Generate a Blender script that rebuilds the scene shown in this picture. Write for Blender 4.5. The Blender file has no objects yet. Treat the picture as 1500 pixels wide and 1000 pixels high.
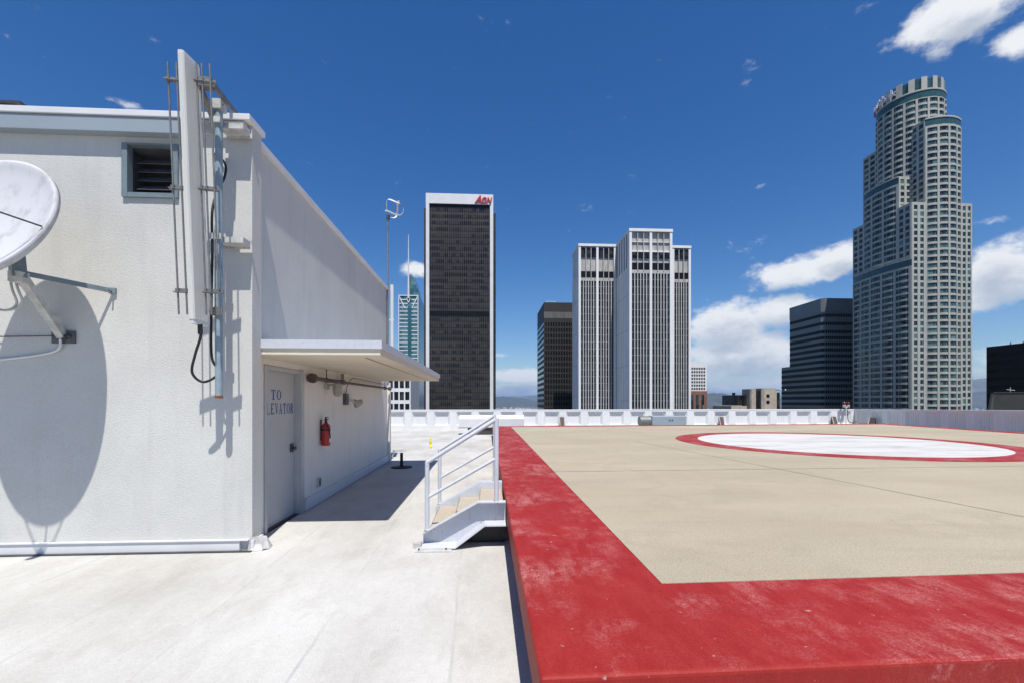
import bpy, math, random
from mathutils import Vector
random.seed(7)
R = math.radians
sc = bpy.context.scene
col = sc.collection
A = R(3.2197)                     # yaw of the camera to the right of the roof's axis
F = 640.0; HY = 588.5; CZ = 1.65   # focal length and horizon in photo pixels, eye height

def ray(px):                       # X per unit Y for a photo column
    return math.tan(math.atan((px - 750) / F) + A)
def at(px, py, Y):                 # a photo pixel on the plane at distance Y
    X = Y * ray(px)
    d = X * math.sin(A) + Y * math.cos(A)
    return Vector((X, Y, CZ + (HY - py) / F * d))
def zat(X, Y, py):
    d = X * math.sin(A) + Y * math.cos(A)
    return CZ + (HY - py) / F * d

# ------------------------------------------------------------------ mesh builder
class MB:
    def __init__(s): s.v = []; s.f = []; s.sm = []
    def face(s, pts, smooth=False):
        n = len(s.v); s.v += [tuple(p) for p in pts]
        s.f.append(tuple(range(n, n + len(pts)))); s.sm.append(smooth); return s
    def grid(s, rows, closed=False, smooth=True):
        n = len(s.v); m = len(rows[0])
        for r in rows: s.v += [tuple(p) for p in r]
        for i in range(len(rows) - 1):
            for j in range(m if closed else m - 1):
                k = (j + 1) % m
                s.f.append((n + i*m + j, n + i*m + k, n + (i+1)*m + k, n + (i+1)*m + j)); s.sm.append(smooth)
        return s
    def box(s, x0, x1, y0, y1, z0, z1):
        n = len(s.v)
        s.v += [(x0,y0,z0),(x1,y0,z0),(x1,y1,z0),(x0,y1,z0),(x0,y0,z1),(x1,y0,z1),(x1,y1,z1),(x0,y1,z1)]
        for f in ((0,3,2,1),(4,5,6,7),(0,1,5,4),(1,2,6,5),(2,3,7,6),(3,0,4,7)):
            s.f.append(tuple(n + i for i in f)); s.sm.append(False)
        return s
    def bar(s, p, q, w, h, up=(0,0,1)):
        p = Vector(p); q = Vector(q); d = (q - p).normalized(); u = Vector(up)
        a = d.cross(u)
        if a.length < 1e-4: a = d.cross(Vector((0,1,0)))
        a.normalize(); b = a.cross(d).normalized()
        c = [a*w/2 + b*h/2, -a*w/2 + b*h/2, -a*w/2 - b*h/2, a*w/2 - b*h/2]
        P = [p + k for k in c]; Q = [q + k for k in c]
        s.face(P[::-1]); s.face(Q)
        for i in range(4): s.face([P[i], P[(i+1)%4], Q[(i+1)%4], Q[i]])
        return s
    def tube(s, pts, r, n=10, caps=True, r1=None):
        pts = [Vector(p) for p in pts]; rows = []
        up = Vector((0,0,1)); prev = None
        for i, p in enumerate(pts):
            t = (pts[min(i+1, len(pts)-1)] - pts[max(i-1, 0)]).normalized()
            a = t.cross(up) if prev is None else prev - t * prev.dot(t)
            if a.length < 1e-3: a = t.cross(Vector((0,1,0)))
            a.normalize(); prev = a; b = t.cross(a)
            rr = r if r1 is None else r + (r1 - r) * i / (len(pts) - 1)
            rows.append([p + (a*math.cos(2*math.pi*k/n) + b*math.sin(2*math.pi*k/n)) * rr for k in range(n)])
        s.grid(rows, closed=True)
        if caps: s.face(rows[0][::-1]); s.face(rows[-1])
        return s
    def prism(s, poly, z0, z1, smooth=False):
        b = [(p[0], p[1], z0) for p in poly]; t = [(p[0], p[1], z1) for p in poly]
        s.face(b[::-1]); s.face(t)
        for i in range(len(poly)):
            j = (i + 1) % len(poly); s.face([b[i], b[j], t[j], t[i]], smooth)
        return s
    def extrude(s, pts, d):          # planar outline extruded by vector d
        a = [Vector(p) for p in pts]; b = [p + Vector(d) for p in a]
        s.face(a[::-1]); s.face(b)
        for i in range(len(a)):
            j = (i + 1) % len(a); s.face([a[i], a[j], b[j], b[i]])
        return s
    def lathe(s, prof, c, n=20, axis=(0,0,1)):
        ax = Vector(axis).normalized(); a = ax.orthogonal().normalized(); b = ax.cross(a); c = Vector(c)
        s.grid([[c + ax*h + (a*math.cos(2*math.pi*k/n) + b*math.sin(2*math.pi*k/n))*r for k in range(n)] for r, h in prof], closed=True)
        return s
    def build(s, name, mat, parent=None, bevel=0, **tags):
        xs = list(zip(*s.v)); c = Vector([(min(q) + max(q)) / 2 for q in xs])
        if parent is None: c.z = min(xs[2])
        me = bpy.data.meshes.new(name)
        me.from_pydata([Vector(p) - c for p in s.v], [], s.f); me.update()
        me.polygons.foreach_set('use_smooth', s.sm)
        o = bpy.data.objects.new(name, me); col.objects.link(o)
        me.materials.append(mat)
        o['wl'] = tuple(c)
        o.location = c
        if parent is not None:
            o.parent = parent; o.location = c - Vector(parent['wl'])
        if bevel:
            import bmesh
            bm = bmesh.new(); bm.from_mesh(me); bmesh.ops.remove_doubles(bm, verts=bm.verts, dist=1e-5)
            bm.normal_update()
            m = o.modifiers.new('bevel', 'BEVEL'); m.width = bevel; m.segments = 3; m.limit_method = 'ANGLE'
            bm.to_mesh(me); bm.free()
        for k, v in tags.items(): o[k] = v
        return o
def thing(name, label, cat, loc, group=None):
    o = bpy.data.objects.new(name, None); col.objects.link(o); o.location = loc; o['wl'] = tuple(loc)
    o.empty_display_size = .2
    tag(o, label, cat, group); return o
def tag(o, label, cat, group=None):
    o['label'] = label; o['category'] = cat
    if group: o['group'] = group
    return o

# ------------------------------------------------------------------ materials
def nt(name):
    m = bpy.data.materials.new(name); m.use_nodes = True
    t = m.node_tree; return m, t, t.nodes['Principled BSDF']
def N(t, kind, **kw):
    n = t.nodes.new(kind)
    for k, v in kw.items(): setattr(n, k, v)
    return n
def link(t, a, b): t.links.new(a, b)
def noise(t, vec, scale, detail=4, rough=.55):
    n = N(t, 'ShaderNodeTexNoise'); n.inputs['Scale'].default_value = scale
    n.inputs['Detail'].default_value = detail; n.inputs['Roughness'].default_value = rough
    link(t, vec, n.inputs['Vector']); return n.outputs['Fac']
def ramp(t, fac, stops):
    n = N(t, 'ShaderNodeValToRGB'); e = n.color_ramp.elements
    while len(e) < len(stops): e.new(.5)
    for i, (p, c) in enumerate(stops):
        e[i].position = p; e[i].color = (c if len(c) == 4 else (*c, 1)) if hasattr(c, '__len__') else (c, c, c, 1)
    link(t, fac, n.inputs['Fac']); return n.outputs['Color']
def mix(t, fac, a, b, mode='MIX'):
    n = N(t, 'ShaderNodeMix', data_type='RGBA', blend_type=mode)
    for sock, v in ((n.inputs[0], fac), (n.inputs[6], a), (n.inputs[7], b)):
        if hasattr(v, 'is_output'): link(t, v, sock)
        elif hasattr(v, '__len__'): sock.default_value = (*v, 1) if len(v) == 3 else v
        else: sock.default_value = v
    return n.outputs[2]
def mth(t, op, a, b=None, c=None, clamp=False):
    n = N(t, 'ShaderNodeMath', operation=op); n.use_clamp = clamp
    for i, v in enumerate((a, b, c)):
        if v is None: continue
        if hasattr(v, 'is_output'): link(t, v, n.inputs[i])
        else: n.inputs[i].default_value = v
    return n.outputs[0]
def pos(t): return N(t, 'ShaderNodeNewGeometry').outputs['Position']
def mapping(t, vec, scale=(1,1,1), rot=(0,0,0), loc=(0,0,0)):
    m = N(t, 'ShaderNodeMapping'); m.inputs['Scale'].default_value = scale
    m.inputs['Rotation'].default_value = rot; m.inputs['Location'].default_value = loc
    link(t, vec, m.inputs['Vector']); return m.outputs['Vector']
def bump(t, b, h, strength, dist=.02):
    n = N(t, 'ShaderNodeBump'); n.inputs['Strength'].default_value = strength; n.inputs['Distance'].default_value = dist
    link(t, h, n.inputs['Height']); link(t, n.outputs['Normal'], b.inputs['Normal'])
def simple(name, c, rough=.5, metal=0, var=.12, scale=6, bmp=0, bscale=80, spec=.5, stretch=(1,1,1)):
    m, t, b = nt(name); p = mapping(t, pos(t), stretch)
    lo = tuple(x*(1-var) for x in c); hi = tuple(min(1, x*(1+var)) for x in c)
    link(t, ramp(t, noise(t, p, scale, 5), [(.3, lo), (.7, hi)]), b.inputs['Base Color'])
    b.inputs['Roughness'].default_value = rough; b.inputs['Metallic'].default_value = metal
    b.inputs['Specular IOR Level'].default_value = spec
    if bmp: bump(t, b, noise(t, p, bscale, 3), bmp)
    return m
def panes(name, stops, cell, rough=.12, spec=.5, bent=.0):   # glass whose panes differ from one another
    m, t, b = nt(name)
    sn = N(t, 'ShaderNodeVectorMath', operation='SNAP'); link(t, pos(t), sn.inputs[0]); sn.inputs[1].default_value = cell
    wn = N(t, 'ShaderNodeTexWhiteNoise'); link(t, sn.outputs[0], wn.inputs['Vector'])
    link(t, ramp(t, wn.outputs['Value'], stops), b.inputs['Base Color'])
    b.inputs['Roughness'].default_value = rough; b.inputs['Specular IOR Level'].default_value = spec
    if bent:
        bump(t, b, noise(t, pos(t), .25, 2), bent, .5)
    return m

def stucco(name, base, dirt=.11):
    m, t, b = nt(name); p = pos(t)
    big = ramp(t, noise(t, p, .9, 6, .6), [(.32, tuple(x*(1-dirt) for x in base)), (.62, base)])
    drip = noise(t, mapping(t, p, (3.5, 3.5, .35)), 2.2, 5)
    c = mix(t, ramp(t, drip, [(.52, 0), (.78, .34)]), big, tuple(x*.72 for x in base))
    fine = noise(t, p, 55, 4, .6)
    c = mix(t, .1, c, ramp(t, fine, [(.35, .45), (.65, 1.0)]), 'MULTIPLY')
    link(t, c, b.inputs['Base Color']); b.inputs['Roughness'].default_value = .85
    b.inputs['Specular IOR Level'].default_value = .2
    bump(t, b, noise(t, mapping(t, p, (1, 1, 1.5)), 58, 5, .62), .38, .013)
    return m
M = {}
M['stucco'] = stucco('white_stucco', (.59, .585, .55))
M['stucco_bounce_soffit'] = stucco('bounce_lit_cream_soffit', (.74, .67, .53), .08)  # cream raised in tone to stand in for bounce light under the canopy
M['stucco_bounce_wall'] = stucco('bounce_lit_cream_wall', (.78, .75, .69), .08)  # lower wall cream brightened in the colour itself, as if lit by deck bounce
M['white'] = simple('white_paint', (.62, .625, .63), .5, var=.05, scale=3)
M['rail'] = simple('rail_white_paint', (.52, .545, .59), .35, var=.05, scale=5)
m, t, b = nt('chipped_rail_paint'); p = pos(t)
c = mix(t, ramp(t, noise(t, p, 9, 5, .6), [(.3, 0), (.7, .5)]), (.54, .56, .60), (.44, .455, .48))
c = mix(t, ramp(t, noise(t, p, 34, 4, .65), [(.67, 0), (.71, .9)]), c, (.16, .07, .035))
c = mix(t, ramp(t, noise(t, mapping(t, p, (14, 14, 1.5)), 2, 4), [(.58, 0), (.75, .4)]), c, (.33, .29, .25))
link(t, c, b.inputs['Base Color']); b.inputs['Roughness'].default_value = .45; bump(t, b, noise(t, p, 30, 3), .15, .01); M['rail'] = m
M['fascia'] = simple('grey_blue_fascia_paint', (.27, .315, .35), .45, var=.05, scale=1.5)
M['vent_blue'] = simple('faded_blue_paint', (.16, .205, .222), .5, var=.12, scale=9)
M['dark'] = simple('dark_grey_metal', (.05, .05, .052), .5, var=.3)
M['slat'] = simple('louver_grey', (.09, .09, .10), .45, var=.25, scale=12)
M['door'] = simple('door_grey_paint', (.43, .44, .445), .45, var=.05, scale=2)
M['door_frame'] = simple('door_frame_paint', (.42, .43, .44), .45, var=.08, scale=3)
M['blue_paint'] = simple('sign_blue_paint', (.03, .075, .26), .6, var=.15)
M['steel'] = simple('galvanised_steel', (.20, .20, .195), .5, .4, var=.2, scale=20)
M['pipe_blue'] = simple('pale_blue_pipe_paint', (.24, .31, .345), .45, var=.15, scale=12)
M['rust'] = simple('rust', (.22, .08, .03), .9, var=.4, scale=30)
M['rusty_pipe'] = simple('rusty_brown_pipe', (.09, .065, .055), .7, var=.4, scale=25)
M['panel'] = simple('antenna_radome', (.60, .59, .54), .5, var=.08, scale=7, stretch=(6, 6, .25))
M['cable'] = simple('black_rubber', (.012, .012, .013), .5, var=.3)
M['cable_grey'] = simple('grey_cable', (.42, .43, .42), .5, var=.1)
M['red_can'] = simple('extinguisher_red', (.42, .018, .02), .3, var=.1)
M['label'] = simple('paper_label', (.72, .70, .64), .6, var=.1, scale=40)
M['lamp_glass'] = simple('dusty_lamp_glass', (.38, .36, .30), .3, var=.15, scale=25)
M['joint'] = simple('joint_sealant', (.19, .17, .135), .8, var=.3, scale=3)
M['yellow'] = simple('yellow_paint', (.75, .60, .05), .5, var=.15, scale=15)
M['beacon'] = simple('red_beacon_lens', (.13, .008, .008), .2, var=.2)
M['tread'] = simple('tan_grit_tread', (.42, .36, .28), .9, var=.2, scale=45, bmp=.4, bscale=150)
M['flash'] = simple('weathered_flashing', (.45, .45, .43), .6, var=.25, scale=14)

# dish: pale with grime in its lower half
m, t, b = nt('dish_white'); p = pos(t)
g = noise(t, mapping(t, p, (1.5, 1.5, 1.0)), 4.5, 6, .65)
link(t, mix(t, ramp(t, g, [(.5, 0), (.72, .55)]), (.50, .505, .525), (.26, .255, .24)), b.inputs['Base Color'])
b.inputs['Roughness'].default_value = .5; M['dish'] = m; b.inputs['Specular IOR Level'].default_value = .2; b.inputs['Roughness'].default_value = .75

# roof membrane: white, seams along Y, broad grey stains, speckle
m, t, b = nt('white_roof_membrane'); p = pos(t)
sx = N(t, 'ShaderNodeSeparateXYZ'); link(t, p, sx.inputs[0])
wob = mth(t, 'MULTIPLY', mth(t, 'SUBTRACT', noise(t, p, .9, 3), .5), .06)
xx = mth(t, 'ADD', mth(t, 'ADD', sx.outputs['X'], wob), mth(t, 'MULTIPLY', sx.outputs['Y'], .03))
fr = mth(t, 'FRACT', mth(t, 'MULTIPLY', mth(t, 'ADD', xx, .62), 1/.95))
seam = mth(t, 'LESS_THAN', mth(t, 'ABSOLUTE', mth(t, 'SUBTRACT', fr, .5)), .012)
lap = mth(t, 'LESS_THAN', fr, .5)
stain = noise(t, mapping(t, p, (1.0, .55, 1)), .75, 7, .62)
stain2 = noise(t, mapping(t, p, (2.0, .9, 1), (0, 0, -.5)), 1.3, 7, .68)
c = mix(t, ramp(t, stain, [(.38, 0), (.70, .85)]), (.55, .54, .51), (.37, .355, .32))
c = mix(t, ramp(t, stain2, [(.50, 0), (.78, .6)]), c, (.345, .325, .29))
c = mix(t, mth(t, 'MULTIPLY', mth(t, 'MULTIPLY', seam, ramp(t, noise(t, p, 1.3, 3), [(.38, 0), (.7, 1)])), .38), c, (.27, .26, .25))
sc1 = noise(t, mapping(t, p, (9, 1.4, 1), (0, 0, .7)), 1.5, 5, .7); sc2 = noise(t, mapping(t, p, (1.6, 8, 1), (0, 0, .35)), 1.3, 5, .7)
c = mix(t, ramp(t, sc1, [(.64, 0), (.72, .45)]), c, (.30, .285, .26)); c = mix(t, ramp(t, sc2, [(.66, 0), (.73, .4)]), c, (.31, .295, .26))
spk = noise(t, p, 13, 3, .7)
c = mix(t, ramp(t, spk, [(.68, 0), (.74, .6)]), c, (.28, .26, .24))
c = mix(t, .3, c, ramp(t, noise(t, p, 17, 6, .75), [(.3, .72), (.65, 1.05)]), 'MULTIPLY')
fine = noise(t, p, 75, 3, .6)
c = mix(t, .25, c, ramp(t, fine, [(.35, .55), (.6, 1.0)]), 'MULTIPLY')
link(t, c, b.inputs['Base Color']); b.inputs['Roughness'].default_value = .75; b.inputs['Specular IOR Level'].default_value = .25
h = mth(t, 'ADD', mth(t, 'MULTIPLY', lap, .35), mth(t, 'ADD', mth(t, 'MULTIPLY', noise(t, p, 45, 4), .35), mth(t, 'MULTIPLY', noise(t, mapping(t, p, (3, .8, 1)), 3, 4), .9)))
bump(t, b, h, .35, .02); M['deck'] = m

# red helipad paint with chalky worn patches
m, t, b = nt('worn_red_paint'); p = pos(t)
big = noise(t, mapping(t, p, (1, 1, 1), loc=(5.3, 2.4, 0)), 1.25, 8, .66)
mid = noise(t, mapping(t, p, (2.6, 1.1, 1), (0, 0, .5)), 3.4, 9, .72)
grit = noise(t, p, 95, 4, .75)
c = mix(t, ramp(t, mid, [(.3, 0), (.75, 1)]), (.265, .011, .009), (.34, .024, .019))
c = mix(t, ramp(t, noise(t, p, .5, 3), [(.4, 0), (.65, .35)]), c, (.25, .017, .013))
w = mth(t, 'MULTIPLY', ramp(t, big, [(.44, .04), (.62, 1)]), ramp(t, mid, [(.40, .05), (.62, 1)]))
w = mth(t, 'MULTIPLY', w, ramp(t, grit, [(.42, .10), (.58, 1)]))
sn = N(t, 'ShaderNodeSeparateXYZ'); link(t, N(t, 'ShaderNodeNewGeometry').outputs['True Normal'], sn.inputs[0])
w = mth(t, 'MULTIPLY', w, ramp(t, sn.outputs['Z'], [(.5, .12), (.9, 1)]))       # foot traffic wears the walked-on face
c = mix(t, mth(t, 'MULTIPLY', w, .72), c, (.56, .31, .295))
scr = noise(t, mapping(t, p, (1.2, 18, 1), (0, 0, .25)), 2.6, 6, .72)
c = mix(t, mth(t, 'MULTIPLY', ramp(t, scr, [(.60, 0), (.68, .55)]), ramp(t, big, [(.42, 0), (.6, 1)])), c, (.50, .19, .19))
c = mix(t, .4, c, ramp(t, grit, [(.3, .5), (.65, 1.05)]), 'MULTIPLY')
vo = N(t, 'ShaderNodeTexVoronoi', feature='DISTANCE_TO_EDGE'); vo.inputs['Scale'].default_value = 1.1
wv = N(t, 'ShaderNodeVectorMath', operation='ADD'); link(t, p, wv.inputs[0])
wn = N(t, 'ShaderNodeTexNoise'); wn.inputs['Scale'].default_value = 3; wn.inputs['Detail'].default_value = 6; link(t, p, wn.inputs['Vector']); link(t, wn.outputs['Color'], wv.inputs[1])
link(t, wv.outputs[0], vo.inputs['Vector'])
crack = mth(t, 'MULTIPLY', mth(t, 'LESS_THAN', vo.outputs['Distance'], .006), ramp(t, noise(t, p, .9, 2), [(.60, 0), (.66, .5)]))
c = mix(t, crack, c, (.12, .015, .015))
chip = noise(t, p, 16, 4, .6)
c = mix(t, ramp(t, chip, [(.70, 0), (.72, .85)]), c, (.30, .25, .22))
link(t, c, b.inputs['Base Color']); b.inputs['Roughness'].default_value = .6; b.inputs['Specular IOR Level'].default_value = .25
bump(t, b, mth(t, 'ADD', mth(t, 'MULTIPLY', grit, .35), noise(t, p, 7, 6, .62)), .4, .012); M['red'] = m

# tan aggregate pad surface
m, t, b = nt('tan_aggregate'); p = pos(t)
c = ramp(t, noise(t, mapping(t, p, (.5, 1.3, 1)), .55, 6, .6), [(.3, (.345, .298, .215)), (.7, (.425, .370, .275))])
c = mix(t, ramp(t, noise(t, mapping(t, p, (.25, 1.8, 1)), .9, 5), [(.5, 0), (.8, .35)]), c, (.34, .31, .26))
g1 = noise(t, p, 85, 3, .75)
pd = noise(t, p, .42, 5, .6)
c = mix(t, ramp(t, pd, [(.50, 0), (.545, .30), (.56, .05), (.75, .22)]), c, (.30, .262, .20))
c = mix(t, ramp(t, noise(t, mapping(t, p, (.35, 2.6, 1), (0, 0, .2)), 1.2, 6, .7), [(.58, 0), (.72, .4)]), c, (.29, .25, .19))
c = mix(t, ramp(t, noise(t, p, 6, 5, .7), [(.66, 0), (.74, .5)]), c, (.27, .23, .18))
c = mix(t, .5, c, ramp(t, g1, [(.30, .35), (.52, .95), (.72, 1.3)]), 'MULTIPLY')
link(t, c, b.inputs['Base Color']); b.inputs['Roughness'].default_value = .9; b.inputs['Specular IOR Level'].default_value = .15
bump(t, b, g1, .5, .01); M['tan'] = m
m, t, b = nt('worn_white_circle_paint'); p = pos(t)
c = mix(t, ramp(t, noise(t, mapping(t, p, (.5, 2.2, 1), (0, 0, .3)), .9, 7, .7), [(.46, 0), (.72, .75)]), (.54, .53, .50), (.25, .24, .22))
link(t, c, b.inputs['Base Color']); b.inputs['Roughness'].default_value = .7; M['circle'] = m
m, t, b = nt('parapet_white'); p = pos(t)
c = ramp(t, noise(t, p, .8, 5), [(.3, (.63, .635, .64)), (.7, (.68, .68, .675))])
wv = N(t, 'ShaderNodeTexNoise'); wv.inputs['Scale'].default_value = 1; link(t, mapping(t, p, (7, 7, .5)), wv.inputs['Vector'])
c = mix(t, ramp(t, wv.outputs['Fac'], [(.5, 0), (.75, .3)]), c, (.54, .55, .56))
link(t, c, b.inputs['Base Color']); b.inputs['Roughness'].default_value = .7; M['parapet'] = m

# ------------------------------------------------------------------ camera, sun, sky
SUN = Vector((.15, -1, 2.3)).normalized()          # towards the sun
cam = bpy.data.cameras.new('camera'); co = bpy.data.objects.new('camera', cam); col.objects.link(co)
co.location = (0, 0, CZ); co.rotation_euler = (R(90), 0, -A)
cam.sensor_width = 36; cam.lens = F / 1500 * 36; cam.shift_y = (HY - 500) / 1500
cam.clip_start = .05; cam.clip_end = 200000
sc.camera = co
ld = bpy.data.lights.new('sun', 'SUN'); lo = bpy.data.objects.new('sun', ld); col.objects.link(lo)
lo.rotation_euler = SUN.to_track_quat('Z', 'Y').to_euler(); lo.location = (5, -20, 50)
ld.energy = 4.4; ld.angle = R(.53); ld.color = (1, .958, .895)

w = bpy.data.worlds.new('World'); sc.world = w; w.use_nodes = True; t = w.node_tree
bg = t.nodes['Background']
sky = N(t, 'ShaderNodeTexSky', sky_type='NISHITA'); sky.sun_disc = False
sky.sun_elevation = math.asin(SUN.z); sky.sun_rotation = math.atan2(SUN.x, SUN.y)
sky.altitude = 200; sky.air_density = 1.0; sky.dust_density = .4; sky.ozone_density = 2.5
hs = N(t, 'ShaderNodeHueSaturation'); hs.inputs['Saturation'].default_value = 1.36; hs.inputs['Value'].default_value = .84; hs.inputs['Hue'].default_value = .509
link(t, sky.outputs['Color'], hs.inputs['Color'])
tc = N(t, 'ShaderNodeTexCoord').outputs['Generated']
sep = N(t, 'ShaderNodeSeparateXYZ'); link(t, tc, sep.inputs[0])
az = mth(t, 'ARCTAN2', sep.outputs['X'], sep.outputs['Y'])
el = mth(t, 'ARCSINE', sep.outputs['Z'])
def azel(px, py):
    u = (px - 750) / F; v = (HY - py) / F
    return math.atan(u) + A, math.atan2(v, math.hypot(1, u))
CL = [  # photo column, row, half width, half height, weight
    (1405, 20, 100, 42, 1.0), (1490, 62, 50, 28, .8), (1370, 70, 40, 22, .65),
    (1165, 402, 78, 24, .95), (1235, 376, 55, 24, .95), (1130, 412, 40, 10, .7),
    (1465, 400, 80, 52, 1.0), (1430, 440, 60, 26, .8), (1460, 322, 34, 9, .42),
    (1062, 478, 62, 36, 1.0), (1150, 455, 62, 26, 1.0), (1085, 520, 105, 34, 1.0), (1030, 545, 60, 20, .8),
    (1120, 560, 90, 14, .7), (1480, 520, 80, 20, .75), (1440, 545, 50, 12, .5),
    (758, 550, 50, 11, 1.0), (745, 570, 80, 9, .85), (800, 576, 90, 8, .75), (1060, 568, 80, 8, .8), (607, 394, 26, 12, .85), (730, 520, 20, 6, .5),
    (185, 153, 44, 8, .40), (1110, 274, 26, 9, .33), (1072, 292, 10, 6, .30), (1275, 8, 30, 10, .33), (1215, 395, 30, 22, .9)]
nz = noise(t, mapping(t, tc, (1, 1, 1.7)), 15, 12, .64)
nz2 = noise(t, mapping(t, tc, (1, 1, 1.7), loc=(3, 1, 2)), 42, 6, .62)
def density(az, el):
    out = None
    for px, py, hw, hh, wt in CL:
        a0, e0 = azel(px, py); a1, _ = azel(px + hw, py); _, e1 = azel(px, py - hh)
        dx = mth(t, 'MULTIPLY', mth(t, 'SUBTRACT', az, a0), 1 / (a1 - a0))
        dy = mth(t, 'MULTIPLY', mth(t, 'SUBTRACT', el, e0), 1 / (e1 - e0))
        r2 = mth(t, 'MULTIPLY_ADD', dx, dx, mth(t, 'MULTIPLY', dy, dy))
        g = mth(t, 'MULTIPLY', mth(t, 'EXPONENT', mth(t, 'MULTIPLY', r2, -.9)), wt)
        out = g if out is None else mth(t, 'SMOOTH_MAX', out, g, .15)
    n = mth(t, 'ADD', mth(t, 'MULTIPLY', mth(t, 'SUBTRACT', nz, .5), 1.05), mth(t, 'MULTIPLY', mth(t, 'SUBTRACT', nz2, .5), .60))
    return mth(t, 'ADD', out, n)
d1 = density(az, el)
d2 = density(az, mth(t, 'ADD', el, .030))
def sstep(x, a, b):
    n = N(t, 'ShaderNodeMapRange', interpolation_type='SMOOTHSTEP'); link(t, x, n.inputs[0])
    n.inputs[1].default_value = a; n.inputs[2].default_value = b; return n.outputs[0]
alpha = mth(t, 'MULTIPLY', sstep(d1, .27, .72), .96)
shade = sstep(d2, .35, 1.15)
cloud = mix(t, shade, (6.6, 6.7, 6.8), (3.7, 4.1, 4.7))
cmix = mix(t, alpha, hs.outputs['Color'], cloud)
link(t, cmix, bg.inputs['Color']); bg.inputs['Strength'].default_value = .10
sc.view_settings.view_transform = 'Standard'; sc.view_settings.look = 'None'
sc.view_settings.exposure = .5; sc.view_settings.gamma = 1

# ------------------------------------------------------------------ ground, far city, hills, haze
GZ = -150
m, t, b = nt('city_ground'); p = pos(t)
c = ramp(t, noise(t, p, .004, 8, .7), [(.35, (.05, .06, .045)), (.5, (.12, .115, .10)), (.68, (.20, .19, .17))])
link(t, c, b.inputs['Base Color']); b.inputs['Roughness'].default_value = 1; M['city'] = m
g = MB(); rings = [0, 600, 2500, 8000, 20000, 45000]
g.grid([[(r*math.cos(k*math.pi/24), r*math.sin(k*math.pi/24), GZ) for k in range(48)] for r in rings[1:]], closed=True, smooth=False)
g.face([(600*math.cos(k*math.pi/24), 600*math.sin(k*math.pi/24), GZ) for k in range(48)])
g.build('ground', M['city'], kind='structure')
def hillmat(name, a, b2, s):
    m, t, b = nt(name)
    link(t, ramp(t, noise(t, pos(t), s, 8, .7), [(.35, a), (.65, b2)]), b.inputs['Base Color'])
    b.inputs['Roughness'].default_value = 1; return m
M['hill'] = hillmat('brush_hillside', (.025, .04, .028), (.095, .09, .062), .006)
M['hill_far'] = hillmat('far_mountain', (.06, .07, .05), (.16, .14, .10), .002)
def ridge(pts, Y, depth, mat, seed, rough=.12):
    rnd = random.Random(seed); rows = []; n = 140
    xs = [p[0] for p in pts]; ph = [rnd.uniform(0, 6.28) for _ in range(24)]
    def prof(px):
        for (a, ya), (b2, yb) in zip(pts, pts[1:]):
            if a <= px <= b2:
                u = (px - a) / (b2 - a); u = u*u*(3 - 2*u); return ya + (yb - ya) * u
        return pts[-1][1]
    for j in range(13):
        v = j / 12; prof_v = math.sin(min(1, v / .62) * math.pi / 2) if v < .62 else math.cos((v - .62) / .38 * math.pi / 2)
        row = []
        for i in range(n + 1):
            px = xs[0] + (xs[-1] - xs[0]) * i / n
            y = Y + depth * (v - .62); X = y * ray(px)
            top = zat(Y * ray(px), Y, prof(px)) - GZ
            wig = sum(math.sin(i * (.07 * 1.35**k) + ph[k] + v * (2 + k)) / (1.25**k) for k in range(14)) / 3.5
            row.append((X, y, GZ - 5 + max(0, top * prof_v * (1 + rough * wig * (.35 + math.sin(v * math.pi))))))
        rows.append(row)
    return MB().grid(rows, smooth=False).build('hill', mat, kind='structure')
ridge([(560, 588), (640, 586), (700, 584), (735, 581), (760, 582), (790, 586), (850, 588)], 13000, 3500, M['hill'], 1)
ridge([(980, 587), (1015, 580), (1045, 573), (1075, 577), (1100, 583), (1130, 581), (1180, 588)], 9000, 2200, M['hill'], 2)
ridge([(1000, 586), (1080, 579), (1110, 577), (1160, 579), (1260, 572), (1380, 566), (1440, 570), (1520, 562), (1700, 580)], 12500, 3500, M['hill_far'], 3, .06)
ridge([(1330, 588), (1400, 574), (1440, 571), (1480, 574), (1560, 568), (1700, 585)], 8500, 2000, M['hill'], 4)
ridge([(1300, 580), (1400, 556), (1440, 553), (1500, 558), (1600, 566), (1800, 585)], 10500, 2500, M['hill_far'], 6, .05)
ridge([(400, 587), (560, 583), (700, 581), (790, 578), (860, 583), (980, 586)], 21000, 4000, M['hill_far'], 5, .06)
# far city blocks: too many to count
cb = MB(); rnd = random.Random(4)
for i in range(3200):
    px = rnd.uniform(540, 1500); Y = rnd.uniform(6200, 12500); X = Y * ray(px)
    w2 = rnd.uniform(12, 42); h2 = rnd.choice([8, 10, 12, 16, 22, 30, 45]) * rnd.uniform(.7, 1.2)
    cb.box(X - w2, X + w2, Y - 14, Y + 14, GZ - 1, GZ + h2)
M['far_block'] = panes('far_city_walls', [(0, (.12, .11, .10)), (.4, (.42, .40, .37)), (.8, (.66, .64, .6)), (1, (.35, .24, .2))], (70, 40, 3000), .9)
tag(cb.build('distant_city', M['far_block'], kind='stuff'), 'pale specks of low distant city blocks spread below the hills', 'city')
hm = bpy.data.materials.new('haze'); hm.use_nodes = True; t = hm.node_tree
t.nodes.remove(t.nodes['Principled BSDF'])
pv = N(t, 'ShaderNodeVolumePrincipled'); pv.inputs['Color'].default_value = (.36, .62, 1, 1); pv.inputs['Density'].default_value = 4.0e-5
pv.inputs['Anisotropy'].default_value = .2
link(t, pv.outputs[0], t.nodes['Material Output'].inputs['Volume'])
hz = MB().box(-46000, 46000, -46000, 46000, GZ - 8, 760).build('haze', hm, kind='stuff')
tag(hz, 'pale bluish air that fades the far hills', 'haze')

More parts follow.
